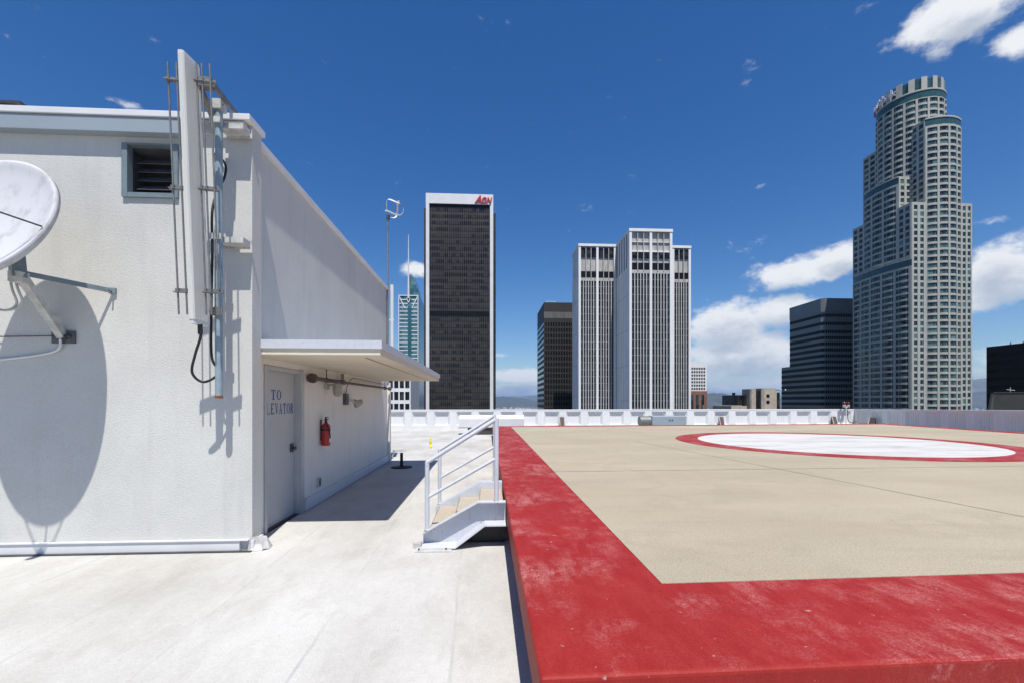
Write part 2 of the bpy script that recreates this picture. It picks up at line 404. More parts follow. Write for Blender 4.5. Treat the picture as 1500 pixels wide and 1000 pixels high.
# ------------------------------------------------------------------ roof deck
d = MB(); d.box(-14, 25, -8, 28.2, -1.2, 0)
d.build('roof_deck', M['deck'], kind='structure')

# ------------------------------------------------------------------ penthouse
XW, XP, YF, YB, ZT = -2.77, -2.62, 5.03, 12.4, 4.72
def holed(mb, o, u, v, us, vs, hole, depth, n):     # wall plane with one opening; o + u*a + v*b, recess along -n
    o, u, v, n = Vector(o), Vector(u), Vector(v), Vector(n)
    P = lambda a, b, k=0: o + u*a + v*b - n*k
    hi, hj = hole
    for i in range(len(us)-1):
        for j in range(len(vs)-1):
            if (i, j) == hole: continue
            mb.face([P(us[i], vs[j]), P(us[i+1], vs[j]), P(us[i+1], vs[j+1]), P(us[i], vs[j+1])])
    a0, a1, b0, b1 = us[hi], us[hi+1], vs[hj], vs[hj+1]
    q = [(a0, b0), (a1, b0), (a1, b1), (a0, b1)]
    for k in range(4):
        a, b = q[k], q[(k+1) % 4]
        mb.face([P(*a), P(*b), P(*b, depth), P(*a, depth)])
ph = thing('rooftop_penthouse', 'white stucco rooftop elevator house with louvered vent and cantilevered canopy', 'building', (-6.5, 8.7, 0))
wl = MB()
holed(wl, (0, YF, 0), (1,0,0), (0,0,1), [-12, -3.98, -3.41, XP], [0, 3.90, 4.47, ZT], (1, 1), .30, (0,-1,0))
wl.face([(XP, YF, 0), (XP, 5.23, 0), (XP, 5.23, ZT), (XP, YF, ZT)])
wl.face([(XP, 5.23, 0), (XW, 5.23, 0), (XW, 5.23, ZT), (XP, 5.23, ZT)])
lw = MB()
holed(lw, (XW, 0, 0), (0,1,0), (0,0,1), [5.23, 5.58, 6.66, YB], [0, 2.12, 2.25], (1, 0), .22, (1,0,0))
lw.build('lower_wall', M['stucco_bounce_wall'], ph)
wl.face([(XW, 5.23, 2.25), (XW, YB, 2.25), (XW, YB, ZT), (XW, 5.23, ZT)])
wl.face([(XW, YB, 0), (-12, YB, 0), (-12, YB, ZT), (XW, YB, ZT)])
wl.face([(-12, YB, 0), (-12, YF, 0), (-12, YF, ZT), (-12, YB, ZT)])
wl.face([(-12, YF, ZT), (XP, YF, ZT), (XP, 5.23, ZT), (XW, 5.23, ZT), (XW, YB, ZT), (-12, YB, ZT)])
wl.build('wall', M['stucco'], ph)
MB().box(XW - .02, XW + .07, 12.28, YB + .02, 0, 2.195).build('corner_trim', M['stucco_bounce_wall'], ph)
MB().box(-12, -3.34, 4.93, YF - .002, 4.555, 4.715).build('fascia', M['fascia'], ph, bevel=.006)
cp = MB(); cp.box(-12, XP + .03, 4.915, 5.26, ZT + .003, ZT + .07)
cp.box(XW - .2, XW + .05, 5.262, YB + .03, ZT + .003, ZT + .075)
cp.build('coping', M['white'], ph, bevel=.006)
bf = MB(); bf.box(-12, XP - .12, YF - .035, YF - .002, .012, .118); bf.box(-12, XP - .02, YF - .05, YF - .003, .121, .132)
bf.box(XP + .003, XP + .03, YF - .03, 5.22, .012, .12)
bf.box(XW + .003, XW + .04, 6.75, 12.27, .012, .19)
bf.build('base_flashing', M['white'], ph)
MB().box(-12, XP + .02, YF - .075, YF - .037, .002, .014).build('base_seam', M['dark'], ph)
MB().extrude([(XP - .02, YF - .06, .004), (XP + .12, YF - .02, .004), (XP + .10, YF + .10, .004), (XP + .05, YF + .06, .13), (XP - .01, YF - .03, .15)], (.05, .05, 0)).build('corner_flashing', M['flash'], ph)
# vent
vx0, vx1, vz0, vz1 = -3.98, -3.41, 3.90, 4.47
vt = MB()
vt.box(vx0 - .01, vx0 + .05, YF - .03, YF + .05, vz0 - .01, vz1 + .01); vt.box(vx1 - .05, vx1 + .01, YF - .03, YF + .05, vz0 - .01, vz1 + .01)
vt.box(vx0 + .051, vx1 - .051, YF - .028, YF + .05, vz0 - .01, vz0 + .04); vt.box(vx0 + .051, vx1 - .051, YF - .028, YF + .05, vz1 - .005, vz1 + .01)
vent = vt.build('vent', M['vent_blue'], ph)
MB().box(vx0 - .02, vx1 + .02, YF + .27, YF + .29, vz0 - .02, vz1 + .02).build('vent_back', M['dark'], vent)
ln = MB(); ln.box(vx0 + .002, vx0 + .012, YF + .052, YF + .268, vz0 + .002, vz1 - .002); ln.box(vx1 - .012, vx1 - .002, YF + .052, YF + .268, vz0 + .002, vz1 - .002)
ln.box(vx0 + .013, vx1 - .013, YF + .052, YF + .268, vz0 + .002, vz0 + .012); ln.box(vx0 + .013, vx1 - .013, YF + .052, YF + .268, vz1 - .012, vz1 - .002)
ln.build('liner', M['slat'], vent)
for k in range(5):
    z = vz0 + .05 + k * .098
    MB().bar((vx0 + .03, YF + .16, z + .03), (vx1 - .03, YF + .16, z + .03), .115, .008, up=(0, -1.0, 1)).build('louver', M['slat'], vent)
# door
dr = MB().box(XW - .11, XW - .07, 5.66, 6.60, .015, 2.06).build('door', M['door'], ph)
fr = MB(); fr.box(XW - .13, XW + .012, 5.585, 5.655, .002, 2.115); fr.box(XW - .13, XW + .012, 6.605, 6.70, .002, 2.115)
fr.box(XW - .13, XW + .010, 5.656, 6.604, 2.062, 2.115); fr.box(XW + .0121, XW + .03, 6.62, 6.72, .002, 2.13)
fr.build('door_frame', M['door_frame'], ph, bevel=.004)
MB().box(XW - .14, XW - .02, 5.60, 6.66, .001, .012).build('threshold', M['dark'], ph)
hd = MB(); hd.box(XW - .069, XW - .055, 6.46, 6.55, .93, 1.05); hd.tube([(XW - .055, 6.50, .985), (XW - .005, 6.50, .985)], .012)
hd.lathe([(0, .02), (.022, .022), (.03, .04), (.022, .062), (0, .064)], (XW - .06, 6.50, .985), 14, (1,0,0))
hd.build('handle', M['dark'], dr)
# serif lettering painted on the door
def letter(ch):
    q = []; th, tn, sf = .24, .09, .09
    def rc(a, b, c, d): q.append([(a, b), (c, b), (c, d), (a, d)])
    if ch == 'T': rc(.5-th/2, 0, .5+th/2, 1-tn); rc(0, 1-tn, 1, 1); rc(0, .72, .07, 1-tn); rc(.93, .72, 1, 1-tn); rc(.24, -.02, .5-th/2, tn-.02); rc(.5+th/2, -.02, .76, tn-.02)
    if ch == 'E': rc(.12, 0, .12+th, 1); rc(0, 0, .12, .07); rc(0, .93, .12, 1); rc(.36, .91, .92, 1); rc(.36, 0, .95, .09); rc(.36, .47, .72, .55); rc(.87, .09, .95, .28); rc(.84, .72, .92, .91); rc(.68, .38, .74, .47); rc(.68, .55, .74, .64)
    if ch == 'L': rc(.14, 0, .14+th, 1); rc(0, 0, .14, .07); rc(0, .93, .14, 1); rc(.38, .93, .52, 1); rc(.38, 0, .95, .09); rc(.88, .09, .95, .30)
    if ch == 'V': q.append([(.08, .94), (.34, .94), (.60, 0), (.48, 0)]); q.append([(.82, .94), (.90, .94), (.60, 0), (.53, .12)]); rc(-.02, .94, .44, 1); rc(.70, .94, 1.02, 1)
    if ch == 'A': q.append([(.42, 1), (.54, 1), (.94, .06), (.68, .06)]); q.append([(.42, 1), (.47, .86), (.18, .06), (.10, .06)]); rc(-.02, 0, .32, .06); rc(.58, 0, 1.04, .06); q.append([(.27, .28), (.60, .28), (.57, .36), (.30, .36)])
    if ch == 'O':
        n = 20
        for k in range(n):
            a, b = 2*math.pi*k/n, 2*math.pi*(k+1)/n
            q.append([(.5+.52*math.cos(a), .5+.52*math.sin(a)), (.5+.52*math.cos(b), .5+.52*math.sin(b)), (.5+.29*math.cos(b), .5+.44*math.sin(b)), (.5+.29*math.cos(a), .5+.44*math.sin(a))])
    if ch == 'R':
        rc(.10, 0, .10+th, 1); rc(-.02, 0, .10, .07); rc(-.02, .93, .10, 1); rc(.34, 0, .46, .07); n = 10
        for k in range(n):
            a, b = -math.pi/2 + math.pi*k/n, -math.pi/2 + math.pi*(k+1)/n
            q.append([(.50+.36*math.cos(a), .73+.27*math.sin(a)), (.50+.36*math.cos(b), .73+.27*math.sin(b)), (.42+.20*math.cos(b), .73+.19*math.sin(b)), (.42+.20*math.cos(a), .73+.19*math.sin(a))])
        rc(.34, .92, .50, 1); rc(.34, .46, .50, .54); q.append([(.42, .48), (.64, .48), (1.04, 0), (.80, 0)])
    return q
tx = MB()
def word(s, y0, z0, w3, h3, gap):
    y = y0
    for ch in s:
        for q in letter(ch):
            tx.face([(XW - .0675, y + a*w3, z0 + b*h3) for a, b in q])
        y += w3 + gap
word('TO', 5.91, 1.685, .125, .13, .028)
word('ELEVATOR', 5.675, 1.49, .088, .145, .026)
tx.build('lettering', M['blue_paint'], dr)
# canopy
XC = -1.26
cn = MB().box(XW + .003, XC, 5.235, 11.5, 2.20, 2.30).build('canopy', M['stucco_bounce_soffit'], ph, bevel=.008)
fl = MB(); fl.box(XW + .004, XC + .02, 5.215, 5.232, 2.275, 2.375); fl.box(XC + .003, XC + .02, 5.233, 11.52, 2.275, 2.375)
fl.box(XW + .004, XC + .002, 5.2325, 11.5, 2.303, 2.36)
fl.build('canopy_flashing', M['rail'], cn)
MB().box(XC - .25, XC - .235, 5.5, 11.2, 2.196, 2.1995).build('drip_groove', M['dark'], cn)
MB().tube([(XW + .03, 8.9, 2.75), (XW + .12, 9.05, 2.74), (XW + .45, 10.0, 2.385)], .012, 8).build('drain_pipe', M['white'], ph)
dp = MB(); dp.tube([(XW + .11, YB - .05, 2.36), (XW + .11, YB - .05, 4.9)], .05, 12)
dp.box(XW, XW + .17, YB - .08, YB - .02, 3.9, 3.95); dp.box(XW, XW + .17, YB - .08, YB - .02, 2.9, 2.95)
dp.build('downpipe', M['white'], ph)
bh = MB(); bh.box(-3.26, -2.66, YF - .05, YF - .003, 4.60, 4.70); bh.box(-3.26, -2.66, YF - .10, YF - .003, 4.700, 4.712)
bh.build('ledger_board', M['flash'], ph)

# ------------------------------------------------------------------ things on the penthouse
# panel antenna with reflector rods on a pole
an = thing('panel_antenna', 'tall beige panel antenna with reflector rods on a pale blue pole', 'antenna', (-2.95, 4.7, 2.05))
ab, atp = Vector((-2.925, 4.46, 2.46)), Vector((-2.925, 4.30, 4.96))      # lower and upper front edge of the panel
ax = (atp - ab).normalized()
def pan(h, x, y): return ab + ax*h + Vector((x, y, 0))
H = (atp - ab).length
out = [(0, 0), (.042, -.002), (.054, .012), (.074, .205), (.062, .225), (.0, .22), (-.012, .1)]
MB().grid([[pan(h, x, y) for x, y in out] for h in (0, H)], closed=True, smooth=False).face([pan(H, x, y) for x, y in out]).face([pan(0, x, y) for x, y in out][::-1]).build('panel', M['panel'], an, bevel=.003)
for h0, h1 in ((-.035, -.001), (H + .001, H + .022)):
    ec = MB(); oo = [(x*1.0 - .004, y*1.0) for x, y in out]
    ec.grid([[pan(h, x*.94 + .003, y*.94 + .006) for x, y in oo] for h in (h0, h1)], closed=True, smooth=False)
    ec.face([pan(h1, x*.94 + .003, y*.94 + .006) for x, y in oo]); ec.face([pan(h0, x*.94 + .003, y*.94 + .006) for x, y in oo][::-1])
    ec.build('end_cap', M['white'], an)
bars = []
for h in (.30, 1.30, 2.32):
    c0 = pan(h, 0, .13)
    for xa, xb in ((-.185, -.012), (.09, .265)):
        MB().bar(c0 + Vector((xa, -.03, 0)), c0 + Vector((xb, .0, 0)), .012, .045).bar(c0 + Vector((xa, -.05, -.02)), c0 + Vector((xb, -.02, -.02)), .05, .006).build('cross_bar', M['steel'], an)
for x in (-.15, -.07, .115, .165, .24):
    MB().tube([pan(.06, x, .085), pan(H - .04, x, .085)], .0085, 8).build('rod', M['steel'], an)
PX_, PY_ = -2.83, 4.78
pl = MB().tube([(PX_, PY_, 1.72), (PX_, PY_, 4.80)], .036, 16).build('pole', M['pipe_blue'], an)
MB().tube([(PX_, PY_, 1.69), (PX_, PY_, 1.72)], .037, 16).build('rusty_end', M['rust'], pl)
MB().box(PX_ - .05, PX_ + .05, PY_ - .05, PY_ + .05, 4.72, 4.82).tube([(PX_ - .02, PY_, 4.82), (PX_ - .02, PY_, 4.845)], .012, 8).tube([(PX_ + .05, PY_ - .02, 4.76), (PX_ + .075, PY_ - .02, 4.76)], .012, 8).build('pole_cap', M['flash'], pl)
for z in (4.60, 3.38):
    MB().box(PX_ - .03, PX_ + .22, PY_ + .05, YF - .06, z - .03, z + .03).box(PX_ - .07, PX_ + .05, PY_ - .055, PY_ - .04, z - .03, z + .03).box(PX_ - .07, PX_ + .24, YF - .06, YF - .052, z - .05, z + .05).build('wall_mount', M['flash'], an)
tb = MB(); tp = pan(2.32, .06, .2)
tb.bar(tp, (PX_ - .05, PY_ - .03, 4.66), .05, .06); tb.bar(tp + Vector((.12, .02, .05)), (-2.80, YF + .10, 4.85), .035, .05)
tb.box(tp.x - .03, tp.x + .12, tp.y - .03, tp.y + .05, tp.z + .0, tp.z + .09)
tb.build('tilt_bracket', M['steel'], an)
lb = MB(); lp = pan(.14, .06, .2); lb.bar(lp, (PX_ - .02, PY_ - .02, lp.z - .02), .05, .05); lb.box(PX_ - .05, PX_ + .06, PY_ - .05, PY_ - .038, lp.z - .05, lp.z + .04)
lb.build('lower_bracket', M['steel'], an)
def curve(pts, n=8):
    P = [Vector(p) for p in pts]; P = [P[0]] + P + [P[-1]]; o = []
    for i in range(1, len(P) - 2):
        for k in range(n):
            u = k / n; a, b, c, d = P[i-1:i+3]
            o.append(.5*((2*b) + (c - a)*u + (2*a - 5*b + 4*c - d)*u*u + (3*b - a - 3*c + d)*u**3))
    return o + [P[-2]]
cs = pan(-.03, .04, .1)
MB().tube(curve([cs, cs + Vector((.0, .01, -.12)), cs + Vector((-.08, .05, -.30)), cs + Vector((-.14, .1, -.48)), cs + Vector((-.06, .16, -.57)), cs + Vector((.06, .22, -.46)), (PX_ - .055, PY_ - .03, 2.12), (PX_ - .06, PY_ - .03, 2.6), (PX_ - .05, PY_ - .03, 3.2), (PX_ - .05, PY_ - .02, 3.7), (PX_ - .03, YF - .1, 4.1), (PX_ - .06, YF - .05, 4.28), (PX_ - .2, YF - .02, 4.40)]), .0125, 8).tube([cs, cs + Vector((0, .005, -.10))], .022, 10).build('cable', M['cable'], an)

# satellite dish
nrm = Vector((.05, -.916, .399)).normalized()                       # where it points
dc = Vector((-4.64, 4.265, 3.36))
ds = thing('satellite_dish', 'white wall mounted satellite dish casting an oval shadow on the stucco', 'dish', (-4.6, YF, 2.3))
prof = [(0, -.13), (.12, -.124), (.25, -.108), (.38, -.082), (.50, -.048), (.58, -.018), (.61, 0), (.635, .002), (.635, -.055), (.61, -.06), (.5, -.095), (.38, -.128), (.25, -.152), (.12, -.168), (0, -.172)]
side = nrm.cross(Vector((0,0,1))).normalized()
if side.x < 0: side = -side
upv = side.cross(nrm); upv = upv if upv.z > 0 else -upv
MB().grid([[dc + nrm*h + (side*math.cos(2*math.pi*k/72)*.585/.635 + upv*math.sin(2*math.pi*k/72)*.71/.635)*r for k in range(72)] for r, h in prof], closed=True).build('reflector', M['dish'], ds)
fp = dc + nrm*.72 - upv*.28
for q in (dc + side*.565 - upv*.12, dc - side*.565 - upv*.12, dc - upv*.66):
    MB().tube([q + nrm*.01, fp], .008, 8).build('feed_strut', M['dark'], ds)
MB().tube([fp - nrm*.05, fp + nrm*.12], .04, 12).build('feed_horn', M['white'], ds)
hub = Vector((-4.52, 4.48, 2.90)); bk = dc - nrm*.17
ar = MB(); ar.bar(bk, (bk.x + .03, bk.y + .12, bk.z - .06), .16, .16); ar.bar((bk.x + .03, bk.y + .12, bk.z - .02), hub + Vector((0, 0, -.06)), .10, .10)
ar.build('yoke', M['vent_blue'], ds)
MB().bar(hub, (-4.60, YF - .03, 2.36), .07, .07).bar(hub, hub + Vector((0, 0, -.1)), .1, .1).build('arm', M['flash'], ds)
MB().bar(hub + Vector((0, 0, .0)), (-4.09, YF - .01, 2.86), .012, .05).bar((-4.12, YF - .02, 2.86), (-4.06, YF - .006, 2.86), .04, .06).tube([(-4.09, YF - .09, 2.86), (-4.09, YF - .003, 2.855)], .009, 6).build('brace', M['vent_blue'], ds)
MB().bar(hub + Vector((-.05, .02, -.05)), (-4.72, YF - .01, 2.56), .012, .04).build('short_brace', M['vent_blue'], ds)
MB().box(-4.72, -4.48, YF - .02, YF - .003, 2.285, 2.42).build('wall_plate', M['slat'], ds)
MB().tube([(-4.58, YF - .06, 2.36), (-4.52, YF - .02, 2.36)], .014, 8).tube([(-4.56, YF - .06, 2.35), (-4.56, YF - .021, 2.35)], .02, 8).build('bolt', M['dark'], ds)
for k, dxx in enumerate((.0, .05)):
    MB().tube(curve([bk + Vector((.0, .1, -.12)), (-4.66 + dxx, 4.55, 2.80), (-4.68 + dxx, 4.62, 2.62), (-4.82, 4.62, 2.56), (-5.1, 4.7, 2.70)]), .011, 8).build('cable', M['cable_grey'], ds)
MB().tube(curve([(-4.60, YF - .05, 2.33), (-4.64, YF - .03, 2.22), (-4.85, YF - .02, 2.16), (-5.3, YF - .02, 2.10), (-6.2, YF - .02, 2.0)]), .013, 8).build('conduit', M['white'], ds)
MB().tube([(-4.62, YF - .03, 2.365), (-6.2, YF - .03, 2.33)], .006, 6).build('guy_wire', M['dark'], ds)

# fire extinguisher
fx, fy = XW + .085, 7.44
fe = thing('fire_extinguisher', 'red fire extinguisher with paper tag hung on the wall beside the door', 'extinguisher', (fx, fy, .92))
MB().lathe([(0, 0), (.066, 0), (.072, .012), (.072, .30), (.06, .345), (.03, .37), (.026, .385), (0, .386)], (fx, fy, .93), 24).build('cylinder', M['red_can'], fe)
MB().tube([(fx, fy, 1.316), (fx, fy, 1.36)], .022, 12).box(fx - .015, fx + .015, fy - .02, fy + .10, 1.36, 1.375).box(fx - .012, fx + .012, fy - .01, fy + .09, 1.395, 1.407).bar((fx, fy - .01, 1.362), (fx, fy + .0, 1.40), .02, .02).build('valve', M['cable'], fe)
MB().tube(curve([(fx, fy - .02, 1.345), (fx + .03, fy - .075, 1.33), (fx + .05, fy - .06, 1.25), (fx + .07, fy - .03, 1.15), (fx + .076, fy - .02, 1.05)]), .011, 8).build('hose', M['cable'], fe)
MB().tube([(fx, fy - .001, 1.18), (fx, fy - .001, 1.21)], .0735, 24, caps=False).build('strap', M['cable'], fe)
lm = MB(); lm.grid([[(fx + .0745*math.cos(a), fy + .0745*math.sin(a), z) for a in [(-.5 + 1.4*i/8) for i in range(9)]] for z in (.99, 1.15)]); lm.build('tag', M['label'], fe)
MB().box(XW + .002, XW + .013, fy - .03, fy + .03, 1.02, 1.36).build('wall_hook', M['dark'], fe)
# pipe run under the canopy
pr = thing('wall_pipe', 'rusty brown sprinkler pipe running along the wall under the canopy', 'pipe', (XW, 9.5, 2.0))
MB().tube([(XW + .09, 6.86, 2.02), (XW + .09, 8.1, 2.02)], .032, 12).tube([(XW + .09, 8.1, 2.02), (XW + .09, 12.2, 2.02)], .024, 12).build('pipe', M['rusty_pipe'], pr)
MB().tube([(XW + .09, 6.83, 2.02), (XW + .09, 6.90, 2.02)], .075, 16).build('flange', M['rusty_pipe'], pr)
for y in (7.45, 11.6): MB().tube([(XW + .09, y, 2.03), (XW + .09, y, 2.2)], .009, 8).tube([(XW + .09, y - .015, 2.02), (XW + .09, y + .015, 2.02)], .042, 12).build('hanger', M['rusty_pipe'], pr)
MB().bar((XW + .09, 8.25, 2.05), (XW + .09, 8.25, 2.16), .012, .012).bar((XW + .09, 8.18, 2.06), (XW + .09, 8.18, 2.17), .012, .012).bar((XW + .09, 8.18, 2.17), (XW + .09, 8.32, 2.17), .012, .012).bar((XW + .09, 8.32, 2.06), (XW + .09, 8.32, 2.17), .012, .012).box(XW + .06, XW + .12, 8.16, 8.34, 1.98, 2.06).build('valve', M['rusty_pipe'], pr)
MB().tube([(XW + .09, 12.12, 2.02), (XW + .09, 12.2, 2.02)], .05, 12).build('end_fitting', M['rusty_pipe'], pr)
# jar lamp
jl = thing('wall_lamp', 'caged jar lamp with dusty glass on a bracket near the door', 'lamp', (XW, 7.7, 1.8))
jx, jy = XW + .20, 7.66
MB().box(XW + .002, XW + .05, jy - .05, jy + .05, 1.87, 1.97).tube([(XW + .05, jy, 1.94), (jx, jy, 1.955)], .018, 8).lathe([(0, .05), (.05, .045), (.11, .015), (.115, 0), (0, .002)], (jx, jy, 1.93), 20).build('bracket', M['flash'], jl)
MB().lathe([(.07, 0), (.074, -.04), (.066, -.13), (.045, -.165), (0, -.175)], (jx, jy, 1.93), 20).build('jar', M['lamp_glass'], jl)
cg = MB()
for k in range(8):
    a = k*math.pi/4; cg.tube([(jx + r*math.cos(a), jy + r*math.sin(a), 1.93 + h) for r, h in ((.078, 0), (.082, -.04), (.073, -.13), (.05, -.17), (.01, -.183))], .004, 5)
cg.tube([(jx + .082*math.cos(k*math.pi/10), jy + .082*math.sin(k*math.pi/10), 1.89) for k in range(21)], .004, 5, caps=False); cg.build('cage', M['flash'], jl)
# twin-head flood light
fl_ = thing('flood_light', 'small grey wall flood light with swivel heads below the pipe', 'light', (XW, 8.75, 1.6))
MB().box(XW + .002, XW + .07, 8.55, 8.70, 1.60, 1.82).build('junction_box', M['slat'], fl_)
MB().tube([(XW + .07, 8.64, 1.74), (XW + .14, 8.76, 1.66), (XW + .15, 8.88, 1.64)], .022, 8).build('swivel_arm', M['flash'], fl_)
MB().lathe([(0, 0), (.035, 0), (.045, .05), (.075, .13), (.07, .14), (0, .12)], (XW + .14, 8.80, 1.69), 16, (.35, .6, -.75)).build('lamp_head', M['lamp_glass'], fl_)
MB().lathe([(0, 0), (.03, 0), (.04, .04), (.065, .11), (.06, .12), (0, .10)], (XW + .15, 8.92, 1.66), 16, (.45, .8, -.1)).build('lamp_head', M['lamp_glass'], fl_)
MB().tube(curve([(XW + .04, 8.62, 1.82), (XW + .04, 8.72, 2.0), (XW + .05, 9.0, 2.13), (XW + .05, 9.4, 2.14), (XW + .05, 10.5, 2.13), (XW + .06, 11.6, 2.12)]), .007, 6).build('wire', M['dark'], fl_)
ob = thing('outlet_box', 'small grey outlet box low on the wall beyond the door', 'outlet', (XW, 7.3, .2))
MB().box(XW + .002, XW + .035, 7.26, 7.36, .27, .42).build('box', M['flash'], ob, bevel=.006)
MB().box(XW + .036, XW + .042, 7.275, 7.345, .285, .405).build('cover', M['slat'], ob)
# wind turbine on a pole at the far corner
wt = thing('wind_turbine', 'small white helical wind turbine on a thin pole above the roof corner', 'wind turbine', (XW + .04, 12.3, 2.4))
tx_, ty_ = XW + .035, 12.18
MB().tube([(tx_, ty_, 2.4), (tx_, ty_, 4.9), (tx_, ty_, 6.68)], .028, 8, r1=.02).build('pole', M['steel'], wt)
MB().tube([(tx_, ty_, 6.66), (tx_ + .02, ty_, 6.76)], .05, 10).build('hub', M['dark'], wt)
axis = Vector((.86, -.2, .48)).normalized(); e1 = axis.orthogonal().normalized(); e2 = axis.cross(e1); c0 = Vector((tx_ + .0, ty_, 6.74))
c0 = c0 + Vector((0, 0, .1))
for k in range(3):
    rows = []
    for i in range(15):
        u = i/14; a = k*2.094 + u*2.4; rr = .27*math.sin(math.pi*(.08 + .84*u))**.6
        p = c0 + axis*(u*.46 - .02) + (e1*math.cos(a) + e2*math.sin(a))*rr
        q = c0 + axis*(u*.46 - .02) + (e1*math.cos(a + .3) + e2*math.sin(a + .3))*rr
        rows.append([p, q, q*.985 + c0*.015, p*.985 + c0*.015])
    MB().grid(rows, closed=True).build('blade', M['white'], wt)
MB().tube([c0 - axis*.03, c0 + axis*.48], .008, 6).build('shaft', M['steel'], wt)
# roof-top fin at the far left
rf = thing('roof_bracket', 'dark bracket end poking above the roof edge at far left', 'bracket', (-5.4, 5.2, ZT))
MB().box(-6.2, -5.14, 5.1, 5.22, 4.93, 4.96).build('plate', M['dark'], rf)
MB().box(-6.0, -5.25, 5.13, 5.19, ZT + .078, 4.928).build('web', M['slat'], rf)

# ------------------------------------------------------------------ helipad
PZ, PT = .48, .24
outer = [(.222, 1.845), (18.4, 2.10), (20.7, 15.8), (21.9, 22.9), (.222, 21.4)]
def inset(poly, dd):
    n = len(poly); res = []
    for i in range(n):
        p0, p1, p2 = (Vector(poly[(i + k) % n]) for k in (-1, 0, 1))
        a, b = (p1 - p0).normalized(), (p2 - p1).normalized()
        na, nb = Vector((-a.y, a.x)), Vector((-b.y, b.x))
        q = na + nb; res.append(tuple(p1 + q * (dd / (1 + na.dot(nb)))))
    return res
hp = thing('helipad', 'raised tan helipad with worn red border and white landing circle', 'helipad', (10, 12, 0))
MB().prism(outer, PT, PZ).build('slab', M['red'], hp, bevel=.022)
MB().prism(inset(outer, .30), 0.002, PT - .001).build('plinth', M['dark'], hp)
inn = inset(outer, .90)
def ring_sheet(poly_c, r_out, r_in, z, n=128):
    m = MB(); c = poly_c
    o = [(c[0] + r_out*math.cos(2*math.pi*k/n), c[1] + r_out*math.sin(2*math.pi*k/n), z) for k in range(n)]
    if r_in:
        i = [(c[0] + r_in*math.cos(2*math.pi*k/n), c[1] + r_in*math.sin(2*math.pi*k/n), z) for k in range(n)]
        m.grid([i, o], closed=True, smooth=False)
    else: m.face(o)
    return m
cc = (9.97, 12.2)
MB().prism(inn, PZ - .01, PZ + .004).build('landing_surface', M['tan'], hp)
ring_sheet(cc, 4.22, 3.55, PZ + .008).build('red_ring', M['red'], hp)
ring_sheet(cc, 3.55, 0, PZ + .008).build('landing_circle', M['circle'], hp)
jt = MB()
def joint(p, q, w_=.015):
    p, q = Vector((*p, 0)), Vector((*q, 0)); n = (q - p).normalized().cross(Vector((0,0,1)))*w_/2
    jt.face([(p + n).to_tuple()[:2] + (PZ + .0065,), (q + n).to_tuple()[:2] + (PZ + .0065,), (q - n).to_tuple()[:2] + (PZ + .0065,), (p - n).to_tuple()[:2] + (PZ + .0065,)])
def pad(px, py):
    tt = (CZ - PZ)*F/(py - HY); r = (px - 750)/F*tt
    return (r*math.cos(A) + tt*math.sin(A), tt*math.cos(A) - r*math.sin(A))
joint(pad(812, 690.5), pad(1500, 682.5)); joint(pad(932, 646), pad(1500, 757)); joint((1.2, 16.4), (6.0, 16.4))
jt.build('joint', M['joint'], hp)
jr = MB(); a, b_ = pad(735, 691.5), pad(811, 690.6); jr.face([(a[0], a[1] - .014, PZ + .003), (b_[0], b_[1] - .014, PZ + .003), (b_[0], b_[1] + .014, PZ + .003), (a[0], a[1] + .014, PZ + .003)])
jr.build('border_joint', M['rust'], hp)

# ------------------------------------------------------------------ steps with handrails
st = thing('metal_steps', 'short white steel steps with pipe handrails up to the helipad', 'steps', (-.3, 5.7, 0))
def stringer(y, s):                       # s = -1: channel opens to the camera; +1: away
    top = [(-.745, .14), (-.11, .49), (.21, .49)]; bot = [(-.745, .01), (-.36, .012), (-.03, .255), (.21, .255)]
    m = MB(); web = [(x, y, z) for x, z in top] + [(x, y, z) for x, z in bot[::-1]]
    m.extrude(web, (0, .012, 0))
    for (a, b), wd in ((((top[0], top[1])), .10), (((top[1], top[2])), .10), ((bot[1], bot[2]), .22), ((bot[2], bot[3]), .22), ((bot[0], bot[1]), .22)):
        ya = y - .001 if s < 0 else y + .013
        dz = .012
        m.extrude([(a[0], ya, a[1]), (b[0], ya, b[1]), (b[0], ya, b[1] + dz), (a[0], ya, a[1] + dz)], (0, s*wd, 0))
    return m.build('stringer', M['rail'], st)
stringer(5.13, -1); stringer(6.32, 1)
for x, z in ((-.68, .16), (-.39, .29), (-.10, .40)):
    tr = MB().box(x, x + .30, 5.146, 6.316, z - .03, z).build('tread', M['tread'], st, bevel=.004)
    MB().box(x - .004, x - .0005, 5.15, 6.31, z - .045, z - .002).build('nosing', M['dark'], tr)
for y in (5.06, 6.37):
    hr = MB().tube([(-.69, y, .96), (.08, y, 1.44), (.105, y, 1.455)], .024, 14).build('handrail', M['rail'], st)
    MB().tube([(-.69, y, .555), (.10, y, 1.0)], .019, 12).build('middle_rail', M['rail'], hr)
    MB().tube([(-.69, y, .17), (-.69, y, .97)], .026, 14).build('post', M['rail'], hr)
    MB().tube([(.105, y, .48), (.105, y, 1.465)], .026, 14).build('post', M['rail'], hr)
MB().extrude([(-.40, 5.16, .012), (.19, 5.16, .012), (.19, 5.16, .24), (-.03, 5.16, .24)], (0, 1.14, 0)).build('shade_block', M['cable'], st)  # black block added to stand in for the deep shade below the treads
for x_, z_ in ((-.69, .185), (.105, .492)):
    for y_ in (5.06, 6.37):
        MB().lathe([(.026, .0), (.036, .0), (.034, .008), (.027, .016)], (x_, y_, z_), 14).build('weld', M['flash'], st)
for x_ in (-.76, -.46):
    MB().tube([(x_, 4.90, .010), (x_, 4.90, .028)], .011, 6).build('bolt', M['rust'], st)
